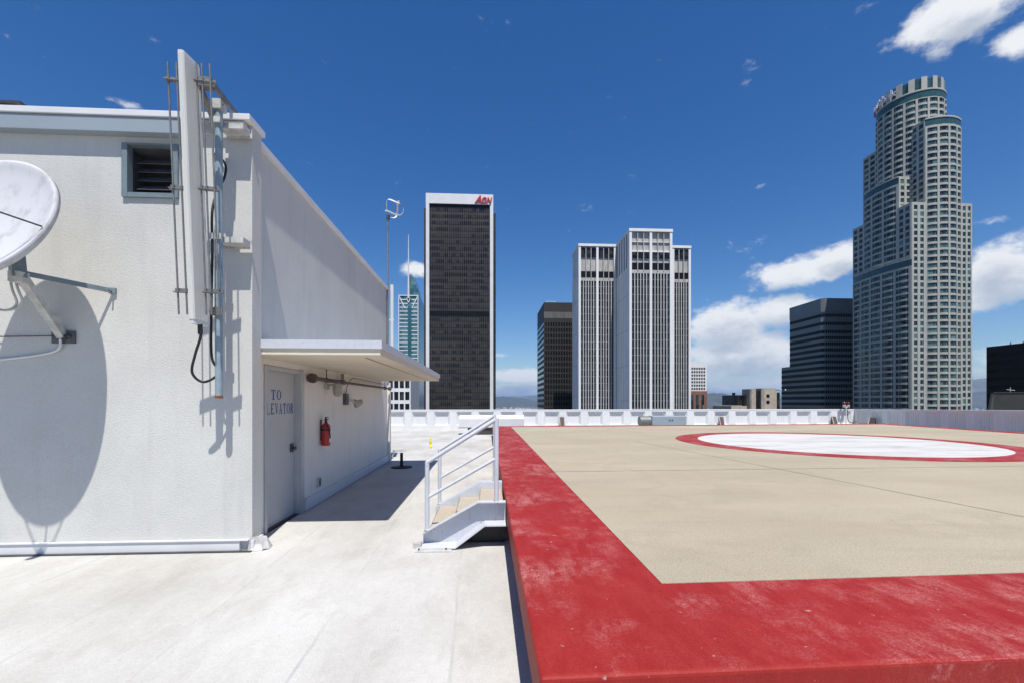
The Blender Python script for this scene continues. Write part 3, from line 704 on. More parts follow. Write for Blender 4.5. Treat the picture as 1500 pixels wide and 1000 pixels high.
MB().box(-.80, -.40, 4.84, 5.16, .001, .010).box(-.84, -.75, 4.98, 5.08, .001, .06).build('foot_plate', M['flash'], st)

# ------------------------------------------------------------------ parapets
def parapet(p, q, zt0, zt1, name, label, nb, skip_end=.2):
    p, q = Vector((*p, 0)), Vector((*q, 0)); u = (q - p); L = u.length; u.normalize(); n = Vector((u.y, -u.x, 0))
    root = thing(name, label, 'wall', tuple((p + q)/2))
    m = MB(); step = L / nb
    def P(s, o, z): return p + u*s + n*o + Vector((0, 0, z))
    rec, za, zb = .13, .26, None
    for k in range(nb):
        s0 = k*step; s1 = s0 + step; pw = .20
        T0 = zt0 + (zt1 - zt0)*k/nb; T1 = zt0 + (zt1 - zt0)*(k+1)/nb; T = (T0 + T1)/2
        a, b = s0 + pw, s1 - pw; ai, bi = a + .13, b - .13
        ztop = T - .13
        ss = [s0, a, b, s1]; zz0 = 0
        for (x0, x1, y0, y1) in ((s0, a, 0, T - .06), (b, s1, 0, T - .06), (a, b, 0, za), (a, b, ztop, T - .06)):
            m.face([P(x0, 0, y0), P(x1, 0, y0), P(x1, 0, y1), P(x0, 0, y1)])
        m.face([P(a, 0, za), P(ai, -rec, za + .03), P(ai, -rec, ztop), P(a, 0, ztop)])
        m.face([P(bi, -rec, za + .03), P(b, 0, za), P(b, 0, ztop), P(bi, -rec, ztop)])
        m.face([P(a, 0, za), P(b, 0, za), P(bi, -rec, za + .03), P(ai, -rec, za + .03)])
        m.face([P(ai, -rec, ztop), P(bi, -rec, ztop), P(b, 0, ztop), P(a, 0, ztop)])
        m.face([P(ai, -rec, za + .03), P(bi, -rec, za + .03), P(bi, -rec, ztop), P(ai, -rec, ztop)])
    m.face([P(0, -.35, 0), P(0, -.35, zt0 - .06), P(L, -.35, zt1 - .06), P(L, -.35, 0)])
    m.build('panel_wall', M['parapet'], root)
    ck = MB(); ck.extrude([P(0, .012, zt0 - .06), P(0, .012, zt0), P(0, -.38, zt0), P(0, -.38, zt0 - .06)], u*L + Vector((0, 0, zt1 - zt0)))
    ck.build('coping', M['parapet'], root, bevel=.008)
    rb = MB()
    for k in range(nb):
        for i in range(1, 6):
            s = k*step + .33 + (step - .66)*i/6
            T = zt0 + (zt1 - zt0)*(k + .5)/nb
            rb.extrude([P(s - .012, -.129, .30), P(s + .012, -.129, .30), P(s + .012, -.129, T - .135), P(s - .012, -.129, T - .135)], n*.012)
        rb.extrude([P(k*step - .008, .0005, .02), P(k*step + .008, .0005, .02), P(k*step + .008, .0005, zt0 - .065), P(k*step - .008, .0005, zt0 - .065)], n*.006)
    rb.build('rib', M['parapet'], root, kind='stuff')
    return root
YP = 26.8; corner = (23.55, YP)
parapet((-12.9, YP), corner, 1.19, 1.21, 'parapet_wall', 'sunlit white panelled parapet wall along the far roof edge', 27)
parapet((23.55, YP - .02), (20.3, 9.5), 1.21, 1.40, 'parapet_wall', 'shaded grey panelled parapet wall along the right roof edge', 13)

# ------------------------------------------------------------------ small things on the roof
bs = MB(); bs.lathe([(0, 0), (.27, 0), (.27, .015), (.20, .03), (.05, .035), (.05, .05)], (-2.17, 11.2, .003), 28)
sp = thing('vent_pipe', 'short black vent pipe on a round black base beside the shadow', 'pipe', (-2.17, 11.2, 0))
bs.build('base', M['cable'], sp); MB().tube([(-2.17, 11.2, .03), (-2.17, 11.2, .37)], .038, 14).build('stem', M['cable'], sp)
yp = thing('yellow_marker', 'small yellow marker post standing on the white roof', 'post', (-2.05, 15.9, 0))
MB().lathe([(0, 0), (.05, 0), (.05, .04), (.03, .06), (.035, .34), (.03, .37), (0, .375)], (-2.05, 15.9, .002), 12).build('post', M['yellow'], yp)
MB().tube([(-2.05, 15.9, .18), (-2.05, 15.9, .24)], .045, 12).build('collar', M['yellow'], yp)
# white air handler beyond the steps
ac = thing('air_handler', 'long white rounded air handler on dark legs behind the steps', 'ventilation unit', (.2, 22.6, 0))
pf = [(22.25, .34), (22.25, .80), (22.30, .92), (22.42, .99), (22.9, .99), (23.0, .92), (23.05, .8), (23.05, .34)]
MB().extrude([(-1.45, y, z) for y, z in pf], (3.33, 0, 0)).build('casing', M['white'], ac, bevel=.02)
MB().box(-1.46, 1.89, 22.24, 22.248, .34, .37).build('bottom_lip', M['dark'], ac)
for x, w_ in ((-1.0, .28), (-.62, 2.3)): MB().box(x, x + w_, 22.3, 22.9, .002, .338).build('leg', M['dark'], ac)
hv = thing('junction_cabinet', 'low pale grey cabinet with dark drum end at the far helipad edge', 'cabinet', (9.9, 24.3, 0))
MB().box(9.22, 11.2, 24.0, 24.7, .25, .88).build('cabinet', M['fascia'], hv, bevel=.05)
MB().tube([(8.6, 24.35, .58), (9.215, 24.35, .58)], .28, 20).build('drum', M['steel'], hv)
MB().box(10.2, 10.26, 23.985, 23.998, .60, .68).box(10.34, 10.40, 23.985, 23.998, .60, .68).build('latch', M['dark'], hv)
for x in (9.4, 10.9): MB().box(x, x + .12, 24.1, 24.6, .002, .248).build('leg', M['dark'], hv)
MB().box(8.7, 8.82, 24.15, 24.55, .002, .32).build('leg', M['dark'], hv)
# kick-back buttress blocks
def block(loc, rz, label):
    r = thing('floodlight_box', label, 'floodlight', loc, 'floodlight boxes along the parapet')
    L_ = Vector(loc)
    MB().extrude([tuple(L_ + Vector(p)) for p in ((-.13, 0, .002), (-.13, 0, .70), (-.13, -.10, .74), (-.13, -.30, .10), (-.13, -.30, .002))], (.26, 0, 0)).build('housing', M['rusty_pipe'], r)
    MB().box(L_.x - .16, L_.x + .16, L_.y - .34, L_.y + .02, .0005, .0018).build('base_plate', M['dark'], r)
    MB().bar(tuple(L_ + Vector((-.15, -.32, .12))), tuple(L_ + Vector((-.15, -.11, .72))), .03, .05).build('side_fin', M['flash'], r)
    r.rotation_euler = (0, 0, rz); return r
x = lambda px: (YP - .1)*ray(px)
fb = block((x(823), YP - .04, 0), 0, 'brown floodlight box at the parapet, leftmost, behind the near red border')
for px, lb_ in ((1056, 'brown floodlight box at the far parapet, right of the brick tower'), (1221, 'brown floodlight box at the far parapet, beside the red beacon')):
    r = fb.copy(); col.objects.link(r); r.location = (x(px), YP - .04, 0); r['label'] = lb_
    for ch in fb.children:
        c = ch.copy(); col.objects.link(c); c.parent = r
r = fb.copy(); col.objects.link(r); r.location = (23.1, 24.9, 0); r['label'] = 'brown floodlight box at the shaded right parapet'; r.rotation_euler = (0, 0, R(-80))
for ch in fb.children:
    c = ch.copy(); col.objects.link(c); c.parent = r
bc = thing('obstruction_beacon', 'twin red obstruction beacon on a thin post at the parapet corner', 'beacon', (22.75, 26.5, 0))
bx, by = 22.78, 26.55
MB().tube([(bx, by, .0), (bx, by, 1.36)], .03, 10).box(bx - .2, bx + .2, by - .04, by + .04, 1.33, 1.38).build('post', M['white'], bc)
for dx in (-.13, .13):
    MB().lathe([(0, 0), (.07, 0), (.09, .05), (.09, .09), (0, .10)], (bx + dx, by, 1.38), 16).build('lamp_base', M['flash'], bc)
    MB().lathe([(.08, 0), (.10, .03), (.10, .14), (.07, .18), (0, .2)], (bx + dx, by, 1.48), 16).build('lens', M['beacon'], bc)
MB().tube(curve([(bx + .03, by - .03, 1.3), (bx + .05, by - .05, .8), (bx + .10, by - .05, .5), (bx + .3, by - .05, .36), (bx + .65, by - .05, .42)]), .022, 8).build('cable', M['slat'], bc)

# ------------------------------------------------------------------ skyline
M['granite'] = simple('pale_granite', (.255, .268, .24), .7, var=.1, scale=.25)
M['granite2'] = simple('pale_granite_trim', (.37, .372, .33), .7, var=.08, scale=.4)
M['us_glass'] = panes('tower_window_glass', [(0, (.01, .014, .016)), (.45, (.02, .034, .036)), (.8, (.045, .085, .085)), (1, (.10, .19, .18))], (1.9, 1.9, 2.96), .12, .4)
M['teal'] = simple('teal_glass_band', (.035, .085, .085), .15, var=.25, scale=.6)
M['aon_glass'] = panes('bronze_glass', [(0, (.004, .005, .007)), (.42, (.007, .008, .010)), (.55, (.026, .026, .028)), (1, (.036, .035, .034))], (2.12, 50, 3.45), .25, .22)
M['aon_span'] = simple('bronze_spandrel', (.037, .031, .026), .45, var=.55, scale=.07, spec=.2)  # broad tone patches in the colour stand in for uneven reflections
M['aon_white'] = simple('white_marble_panel', (.62, .63, .63), .6, var=.06, scale=.3)
M['mull'] = simple('bronze_mullion', (.072, .066, .060), .4, var=.15, scale=.5)
M['pale'] = simple('pale_precast', (.70, .70, .69), .75, var=.07, scale=.3, stretch=(1, 1, .3))
M['concrete'] = simple('weathered_concrete', (.40, .385, .36), .85, var=.25, scale=.55, stretch=(2, 2, .5))
M['fin'] = simple('pale_fin_concrete', (.46, .455, .445), .8, var=.12, scale=.5, stretch=(1, 1, .3))
M['grey_louver'] = simple('grey_louver_slats', (.10, .10, .097), .6, var=.5, scale=2, stretch=(1, 1, .02))
M['dkglass'] = panes('dark_strip_glass', [(0, (.006, .006, .008)), (.6, (.016, .017, .019)), (1, (.045, .045, .045))], (1.4, 1.4, 3.0), .2, .2)
M['shed'] = simple('dark_olive_cladding', (.032, .031, .026), .7, var=.2, scale=.5)
M['blk'] = simple('black_curtain_wall', (.006, .006, .007), .4, var=.3, scale=.3, spec=.2)
M['band_sp'] = simple('dark_grey_spandrel', (.17, .195, .19), .4, var=.1, scale=.1, spec=.3)
M['band_gl'] = panes('black_ribbon_glass', [(0, (.004, .005, .006)), (1, (.010, .012, .013))], (1.6, 1.6, 30), .3, .12)
M['band_top'] = simple('grey_metal_parapet', (.15, .165, .165), .4, var=.1, scale=.2)
M['brown'] = simple('dark_brown_stone', (.022, .018, .015), .6, var=.15, scale=.2)
M['wil_glass'] = panes('blue_green_glass', [(0, (.03, .09, .11)), (.5, (.07, .16, .18)), (1, (.12, .24, .26))], (3, 3, 4.2), .12, .5)
M['wil_side'] = simple('deep_teal_glass', (.03, .10, .12), .12, var=.2, scale=.1)
M['brick'] = simple('red_brick', (.22, .10, .075), .85, var=.15, scale=.4)
M['beige'] = simple('beige_concrete', (.42, .36, .28), .85, var=.2, scale=.5)
M['logo_red'] = simple('sign_red', (.45, .02, .03), .4, var=.1)
M['sign_white'] = simple('sign_white_plastic', (.62, .60, .66), .4, var=.05)

def textmesh(s, size, shear=0, offset=0):
    c = bpy.data.curves.new('t', 'FONT'); c.body = s; c.size = size; c.shear = shear; c.extrude = size*.06; c.offset = offset
    o = bpy.data.objects.new('t', c); col.objects.link(o)
    dg = bpy.context.evaluated_depsgraph_get(); dg.update()
    me = bpy.data.meshes.new_from_object(o.evaluated_get(dg))
    bpy.data.objects.remove(o); return me
def text_part(name, s, size, f, mat, parent, shear=0, offset=0):
    me = textmesh(s, size, shear, offset)
    mb = MB(); mb.v = [tuple(f(v.co)) for v in me.vertices]; mb.f = [tuple(p.vertices) for p in me.polygons]; mb.sm = [False]*len(mb.f)
    return mb.build(name, mat, parent)

# ---- bronze slab tower with white frame
X0, X1, Y0 = 235*ray(624), 235*ray(722.5), 235.0; ZT_ = 112.6
aon = thing('office_tower', 'tall dark bronze glass slab tower with white frame and red sign', 'tower', ((X0 + X1)/2, 245, GZ))
MB().box(X0 + .3, X1 - .3, Y0 + .6, Y0 + 26, GZ, ZT_ - .5).build('core', M['aon_span'], aon)
wf = MB(); fw = 1.75
wf.box(X0, X0 + fw, Y0 - .5, Y0 + 1.2, GZ, ZT_ - 5.4); wf.box(X1 - fw, X1, Y0 - .5, Y0 + 1.2, GZ, ZT_ - 5.4)
wf.box(X0, X1, Y0 - .5, Y0 + 26.4, ZT_ - 5.4, ZT_)
wf.build('white_frame', M['aon_white'], aon)
sd = MB(); sd.box(X0 - 1.3, X0 + .298, Y0 + 2, Y0 + 24, GZ, ZT_ - 7); sd.box(X1 - .298, X1 + 1.4, Y0 + 2, Y0 + 24, GZ, ZT_ - 9)
sd.build('side_bay', M['aon_span'], aon)
fh = 3.45; z = ZT_ - 7.4; k = 0
while z > -12:
    if not (abs(z - zat(X0, Y0, 455)) < 2.0):
        MB().box(X0 + fw, X1 - fw, Y0 + .45, Y0 + .6, z - 1.65, z).build('window_strip', M['aon_glass'], aon)
    else:
        MB().box(X0 + fw, X1 - fw, Y0 + .8, Y0 + .9, z - 1.95, z).build('louver_band', M['blk'], aon)
        MB().box(X0 + fw, X1 - fw, Y0 + .1, Y0 + .6, z - 2.0, z + .1).build('louver_band', M['blk'], aon)
    z -= fh; k += 1
mu = MB(); nM = 32
for i in range(nM + 1):
    xm = X0 + fw + (X1 - X0 - 2*fw)*i/nM
    mu.box(xm - .10, xm + .10, Y0 + .25, Y0 + .62, GZ, ZT_ - 5.6)
mu.build('mullion', M['mull'], aon, kind='stuff')
ps = MB()
for i in range(26): ps.box(X0 + (X1 - X0)*i/26 - .04, X0 + (X1 - X0)*i/26 + .04, Y0 - .53, Y0 - .501, ZT_ - 5.3, ZT_ - .2)
ps.build('panel_joint', M['pale'], aon, kind='stuff')
MB().box(X0 + fw, X1 - fw, Y0 + .05, Y0 + .62, ZT_ - 6.6, ZT_ - 5.5).build('shadow_gap', M['blk'], aon)
sx0 = 235*ray(696)
text_part('sign', 'A', 5.5, lambda c: (sx0 + c.x*.95, Y0 - .85 - c.z, ZT_ - 4.75 + c.y), M['logo_red'], aon, .3, .12)
text_part('sign', 'ON', 4.3, lambda c: (sx0 + 3.25 + c.x*.78, Y0 - .85 - c.z, ZT_ - 4.75 + c.y), M['logo_red'], aon, .25, .12)

# ---- pale cross-shaped tower with fins
pt = thing('office_tower', 'pale ribbed tower of three stepped blocks with vertical fins', 'tower', (64, 190, GZ))
ZP = 70.2
def pale_block(x0, x1, y0, y1, style, left=True):
    sc_ = (zat(x0, y0, 300) - zat(x0, y0, 400))/100
    MB().box(x0 + .5, x1 - .5, y0 + .9, y1 - .3, GZ, ZP - 1.2).build('core', M['concrete'], pt)
    MB().box(x0 - .15, x1 + .15, y0 - .2, y1 + .1, ZP - 1.1, ZP).build('roof_cap', M['pale'], pt)
    pw = 1.0; n = 2; xs = [x0 + (x1 - x0 - pw)*i/n for i in range(n + 1)]
    for xx_ in xs: MB().box(xx_, xx_ + pw, y0, y0 + .95, GZ, ZP - 1.102).build('pier', M['pale'], pt)
    zl = ZP - (16.0 if style == 'mid' else 14.4)          # bottom of the mechanical storeys
    fins = MB()
    for i in range(n):
        a, b = xs[i] + pw, xs[i+1]
        for q in range(3):
            g0, g1 = a + (b - a)*q/3 + .14, a + (b - a)*(q+1)/3 - .14
            if style == 'mid':
                MB().box(g0, g1, y0 + .45, y0 + .89, ZP - 11.5, ZP - 9.2).build('window', M['dkglass'], pt)
            else:
                MB().box(g0, g1, y0 + .45, y0 + .89, ZP - 5.6, ZP - 1.7).build('window', M['dkglass'], pt)
            MB().box(g0, g1, y0 + .40, y0 + .885, zl - .2, zl + 2.6).build('louver', M['blk'], pt)
            if q: fins.box(a + (b - a)*q/3 - .12, a + (b - a)*q/3 + .12, y0 + .1, y0 + .95, zl - .6, ZP - 1.15)
        MB().box(a, b, y0 + .35, y0 + .88, zl - 1.6, zl - .25).build('lip', M['concrete'], pt)
        if style == 'mid':
            MB().box(a, b, y0 + .42, y0 + .88, ZP - 5.25, ZP - 5.05).box(a, b, y0 + .42, y0 + .88, ZP - 9.1, ZP - 8.5).build('panel_joint', M['pale'], pt)
        for q in range(6):                                  # window strips between the slender fins
            g0 = a + (b - a)*q/6
            MB().box(g0 + .22, g0 + (b - a)/6 - .22, y0 + .7, y0 + .895, -20, zl - 1.62).build('window_strip', M['dkglass'], pt)
            if q: fins.box(g0 - .17, g0 + .17, y0 + .12, y0 + .94, -20, zl - 1.2)
        z = zl - 4
        while z > -15:
            fins.box(a, b, y0 + .69, y0 + .9, z, z + .10); z -= 3.0
    fins.build('fin', M['fin'], pt, kind='stuff')
    if left:                                                # shaded west side: broad panels, slots at the top
        MB().box(x0 - .02, x0 + .49, y0 + .96, y1 - .35, GZ, zl + 1).build('side_panel', M['pale'], pt)
        sp_ = MB(); m_ = 5
        for q in range(m_):
            ya = y0 + .96 + (y1 - y0 - 1.3)*q/m_; yb = y0 + .96 + (y1 - y0 - 1.3)*(q+1)/m_
            MB().box(x0 - .03, x0 + .48, ya + .02, ya + (yb - ya)*.55, zl + 1.003, ZP - 1.102).build('side_pier', M['pale'], pt)
            MB().box(x0 + .2, x0 + .47, ya + (yb - ya)*.55, yb, zl + 1.003, ZP - 1.105).build('slot', M['dkglass'], pt)
            MB().box(x0 + .05, x0 + .3, ya + (yb - ya)*.5, yb - .1, zl - .5, zl + 1.0).build('slot', M['blk'], pt)
            if q: sp_.box(x0 - .05, x0 - .021, ya - .06, ya + .06, -20, zl)
        sp_.build('side_joint', M['concrete'], pt)
        jn = MB(); z = zl - 10
        while z > -10: jn.box(x0 - .05, x0 - .022, y0 + 1, y1 - .4, z, z + .15); z -= 14
        jn.build('side_joint', M['concrete'], pt)
pale_block(170*ray(922), 170*ray(985), 170, 187.4, 'mid')
pale_block(187*ray(848), 170*ray(922) - .05, 187.6, 202, 'side')
pale_block(170*ray(985) + .05, 187*ray(1013), 187.6, 202, 'side', False)
MB().box(170*ray(922), 170*ray(985), 187.5, 215, GZ, ZP - .3).build('rear_block', M['concrete'], pt)

# ---- dark brown office block left of it
x0, x1, y0, y1 = 230*ray(797), 230*ray(845), 230, 261
db = thing('office_block', 'dark brown office block with horizontal window rows behind the pale tower', 'building', ((x0 + x1)/2, 245, GZ))
zt = zat(x0, y0, 443)
MB().box(x0, x1, y0, y1, GZ, zt).build('body', M['brown'], db)
MB().box(x0 - .1, x1, y0 - .12, y0 - .002, zt - 8.4, zt - 5.0).build('louver_band', M['grey_louver'], db)
z = zt - 10.5
while z > -12:
    MB().box(x0 + .6, x1 - .2, y0 - .08, y0 - .002, z - 1.9, z).build('window_strip', M['band_gl'], db)
    MB().box(x0 - .12, x0 - .002, y0 + .2, y1 - .3, z - 1.4, z).build('window_strip', M['us_glass'], db)
    z -= 3.0
vb = MB(); xx_ = x0
while xx_ < x1: vb.box(xx_, xx_ + .5, y0 - .3, y0 - .09, -20, zt - 8.5); xx_ += 1.4
vb.build('mullion', M['brown'], db)
MB().box(x0 + 1.5, x0 + 6.5, y0 + 3, y0 + 3.1, zt + 1.1, zt + 1.3).box(x0 + 1.5, x0 + 1.7, y0 + 3, y0 + 3.1, zt, zt + 1.1).box(x0 + 6.3, x0 + 6.5, y0 + 3, y0 + 3.1, zt, zt + 1.1).build('roof_rail', M['white'], db)

# ---- glass tower with spire
y0 = 480; x0, x1 = y0*ray(583.5), y0*ray(613); zt = zat(x0, y0, 433); y1 = 520
wg = thing('glass_tower', 'slim blue green glass skyscraper with sail top and white spire', 'skyscraper', ((x0 + x1)/2, 500, GZ))
MB().box(x0, x1, y0, y1, GZ, zt).build('body', M['wil_glass'], wg)
MB().box(x1 + .003, x1 + .4, y0 + .5, y1, GZ, zt - 3).build('side_glass', M['wil_side'], wg)
xm = y0*ray(598.5)
z = zt - 4
wb = []
while z > -12:
    MB().box(x0 + 1.2, xm - .8, y0 - .25, y0 - .003, z - .9, z).box(xm + 3.2, x1 - 1.2, y0 - .25, y0 - .003, z - .9, z).build('floor_band', M['pale'], wg); z -= 4.2
MB().box(xm - .8, xm + 3.2, y0 - .2, y0 - .002, GZ, zt - 12).build('centre_strip', M['wil_side'], wg)
for xa in (x0, x1 - .9): MB().box(xa, xa + .9, y0 - .5, y0 + .3, GZ, zt + .5).build('corner_mullion', M['aon_white'], wg)
br = MB(); br.bar((x0, y0 - .4, zt), (x1, y0 - .4, zt), .8, 1.0); br.bar((x0 + .5, y0 - .4, zt), (x0 + 7, y0 - .4, zt - 14), .7, 1.0); br.bar((x1 - .5, y0 - .4, zt), (x1 - 7, y0 - .4, zt - 14), .7, 1.0)
br.bar((x0 + 9, y0 - .4, zt - 3), (xm, y0 - .4, zt - 8), .7, .9); br.bar((x1 - 9, y0 - .4, zt - 3), (xm, y0 - .4, zt - 8), .7, .9)
br.build('brace', M['aon_white'], wg)
zs = zat(x0, y0, 399.5); sail = [(xm - 1.2, zt)]
sail += [(xm - 1.2, zs - 9), (xm - .6, zs - 1), (xm + .8, zs)]
for k in range(1, 11):
    u = k/10; sail.append((xm + .8 + (x1 - xm - .8)*(u**.80), zs + (zt - zs)*(u**1.6)))
MB().extrude([(a, y0 + 6, b) for a, b in sail], (0, 22, 0)).build('sail', M['wil_glass'], wg)
MB().tube([(xm, y0 - .6, zt - 3), (xm, y0 - .6, zat(x0, y0, 400)), (xm, y0 - .6, zat(x0, y0, 344))], 1.25, 10, r1=.3).build('spire', M['aon_white'], wg)

# ---- white grid block behind the canopy
y0 = 200; x1 = y0*ray(601.5); x0 = x1 - 30; zt = zat(x1, y0, 533)
gb = thing('grid_block', 'white gridded office block with dark windows behind the canopy', 'building', ((x0 + x1)/2, 212, GZ))
MB().box(x0, x1, y0 + .8, y0 + 24, GZ, zt).build('body', M['pale'], gb)
gr = MB(); cw = 2.46
for i in range(13): gr.box(x1 - .55 - i*cw, x1 - i*cw, y0, y0 + .79, GZ, zt - .003)
for k in range(7): gr.box(x0, x1, y0 + .1, y0 + .785, zt - 1.6 - k*5.4, zt - .004 - k*5.4)
gr.build('grid_frame', M['pale'], gb)
for k in range(5):
    for i in range(11):
        MB().box(x1 - (i+1)*cw + .05, x1 - .6 - i*cw, y0 + .5, y0 + .78, zt - 5.3 - k*5.4, zt - 1.65 - k*5.4).build('window', M['dkglass'], gb)
rm = thing('rooftop_mast', 'white drum antennas on a mast above the gridded block', 'antenna', (y0*ray(574), y0 + 4, zt))
mx = (y0 + 4)*ray(574)
MB().tube([(mx, y0 + 4, zt), (mx, y0 + 4, zt + 8.2)], .22, 8).build('mast', M['steel'], rm)
for a, b in ((-.9, 7.4), (.9, 6.8), (.2, 8.6), (1.1, 4.4), (-.8, 4.9)):
    MB().lathe([(0, 0), (.7, 0), (.8, .2), (.8, .7), (0, .8)], (mx + a, y0 + 3.4, zt + b), 14, (0, -1, .1)).build('drum', M['white'], rm)

# ---- white-over-brick block
y0 = 260; x0, x1 = y0*ray(1008), y0*ray(1035); zt = zat(x0, y0, 530); zb = zat(x0, y0, 572)
bb = thing('brick_block', 'narrow block with white gridded top over a red brick base', 'building', ((x0 + x1)/2, 270, GZ))
MB().box(x0, x1, y0, y0 + 16, zb, zt).build('upper_body', M['pale'], bb)
MB().box(x0 - .3, x1 + .3, y0 - .3, y0 + 16.3, GZ, zb - .01).build('brick_base', M['brick'], bb)
for r_ in range(7):
    for c_ in range(7):
        a = x0 + .5 + c_*1.52
        MB().box(a, a + 1.0, y0 - .06, y0 - .002, zb + .7 + r_*2.05, zb + 1.95 + r_*2.05).build('window', M['dkglass'], bb)
for c_ in range(3):
    a = x0 + 1.0 + c_*3.4
    MB().box(a + .3, a + 2.1, y0 - .36, y0 - .302, -10, zb - 2.2).build('window', M['us_glass'], bb)

# ---- concrete block
y0 = 220; P = lambda px: y0*ray(px); Zc = lambda py: zat(P(1110), y0, py)
cbk = thing('concrete_block', 'stepped beige concrete block with dark glass between its towers', 'building', (P(1115), 230, GZ))
MB().box(P(1076), P(1146), y0 + 3, y0 + 22, GZ, Zc(594)).build('podium', M['beige'], cbk)
for a, b, c_ in ((1100, 1109, 569), (1117, 1138, 568), (1134, 1141, 571)):
    o_ = 0 if a != 1134 else 1
    pts = []
    xa, xb = P(a), P(b); n = 10
    MB().prism([(xa, y0 + 8), (xa, y0 + 1 + o_), (xa + (xb-xa)*.15, y0 + .2 + o_), (xa + (xb-xa)*.85, y0 + .2 + o_), (xb, y0 + 1 + o_), (xb, y0 + 8)], GZ, Zc(c_)).build('stair_tower', M['beige'], cbk)
for py in (577, 586): MB().box(P(1123), P(1127.5), y0 + .1, y0 + .198, Zc(py + 4.5), Zc(py)).build('window', M['blk'], cbk)
MB().box(P(1109.5), P(1116.8), y0 + 2, y0 + 2.9, GZ, Zc(572)).box(P(1138.5), P(1146), y0 + 2, y0 + 2.9, GZ, Zc(574)).build('glazing', M['dkglass'], cbk)
MB().box(P(1082), P(1099.5), y0 + 4, y0 + 16, Zc(592.9), Zc(578)).build('glass_pavilion', M['dkglass'], cbk)
for a in (1086, 1090.5, 1095): MB().box(P(a), P(a) + .25, y0 + 3.9, y0 + 3.998, Zc(592.9), Zc(578)).build('mullion', M['blk'], cbk)
MB().tube([(P(1089), y0 + 9, Zc(578)), (P(1089), y0 + 9, Zc(574))], .8, 10).build('roof_vent', M['blk'], cbk)
rl = thing('lamp_gantry', 'thin roof gantry with pale lamps beside the dark banded tower', 'lamp', (P(1145), y0 + 2.5, Zc(574)))
MB().tube([(P(1139), y0 + 2.4, Zc(574)), (P(1139), y0 + 2.4, Zc(570.5)), (P(1157), y0 + 2.4, Zc(570))], .16, 6).build('arm', M['blk'], rl)
for a in (1148, 1155): MB().lathe([(0, 0), (.35, .1), (.4, .5), (.2, .8), (0, .85)], (P(a), y0 + 2.4, Zc(571.5)), 10).build('lamp', M['white'], rl)

# ---- dark banded tower
y0 = 235; x0 = y0*ray(1205); x1 = x0 + 34; y1 = x0/ray(1157); y2 = x0/ray(1145); zt = zat(x0, y0, 437); zs = zat(x0, y2, 538)
bt = thing('office_tower', 'dark banded glass tower with chamfered corner beside the round granite skyscraper', 'tower', (x0 + 15, 250, GZ))
ch = 1.2
MB().prism([(x0 + ch, y0), (x1, y0), (x1, y1), (x0, y1), (x0, y0 + ch)], GZ, zt).prism([(x0, y1 + .01), (x0 + 25, y1 + .01), (x0 + 25, y2), (x0, y2)], GZ, zs).build('body', M['band_sp'], bt)
def band(z0, z1, mat, nm, ytop=True, off=.12):
    m_ = MB(); pth = [(x1, y0), (x0 + ch, y0), (x0, y0 + ch), (x0, y1 if z1 > zs else y2)]
    o1 = [(x1, y0 - off), (x0 + ch - off*.4, y0 - off), (x0 - off, y0 + ch - off*.4), (x0 - off, pth[3][1])]
    m_.grid([[(a, b, z) for a, b in o1] for z in (z0, z1)], smooth=False)
    m_.face([(a, b, z1) for a, b in o1] + [(a, b, z1) for a, b in pth[::-1]])
    m_.build(nm, mat, bt)
band(zt - 7.6, zt + .05, M['band_top'], 'roof_band', off=.25)
z = zt - 8.6; k = 0
while z > -10:
    band(z - 1.75, z, M['band_gl'], 'window_strip'); z -= 3.35 if k > 1 else 4.6; k += 1
mu = MB()
for i in range(24): mu.box(x0 + ch + i*1.3, x0 + ch + i*1.3 + .10, y0 - .32, y0 - .13, -10, zt - 7.7)
mu.build('mullion', M['band_sp'], bt)

# ---- black tower at the right edge and the shed before it
yb_ = 150/ray(1445); zt = zat(150, yb_, 508)
bk_ = thing('office_tower', 'plain black office tower cut by the right edge of the picture', 'tower', (170, 108, GZ))
MB().box(150, 200, 92, yb_, GZ, zt).build('body', M['blk'], bk_)
z = zt - 2
while z > -8:
    MB().box(149.9, 149.998, 92.2, yb_ - .2, z - 1.2, z).build('window_strip', M['band_gl'], bk_); z -= 2.4
MB().tube([(151, 118, zt), (151, 118, zt + .7)], .12, 6).tube([(151, 115, zt), (151, 115, zt + .5)], .12, 6).build('roof_post', M['dark'], bk_)
y0 = 100; x0 = y0*ray(1455); zt = zat(x0, y0, 575)
sh = thing('grey_penthouse', 'low dark grey rooftop house in front of the black tower', 'building', (138, 110, GZ))
MB().prism([(x0, y0), (149, y0), (149, 108), (x0*1.085, 108)], GZ, zt).build('wall', M['shed'], sh)
MB().extrude([(x0 - .02, y0 - .05, zt), (x0 - 2.2, y0 - .05, -6), (x0 - .02, y0 - .05, -6)], (0, .5, 0)).build('brace', M['mull'], sh)
MB().prism([(x0 - .1, y0 - .15), (148.9, y0 - .15), (148.9, 107.9), (x0*1.085, 107.9)], zt + .003, zt + .25).build('coping', M['shed'], sh)
MB().tube([(x0 + 7, y0 + 2, zt + .25), (x0 + 7, y0 + 2, zt + 1.5)], .08, 6).tube([(x0 + 6, y0 + 2, zt + .9), (x0 + 8.2, y0 + 2, zt + .7)], .1, 6).build('roof_antenna', M['concrete'], sh)

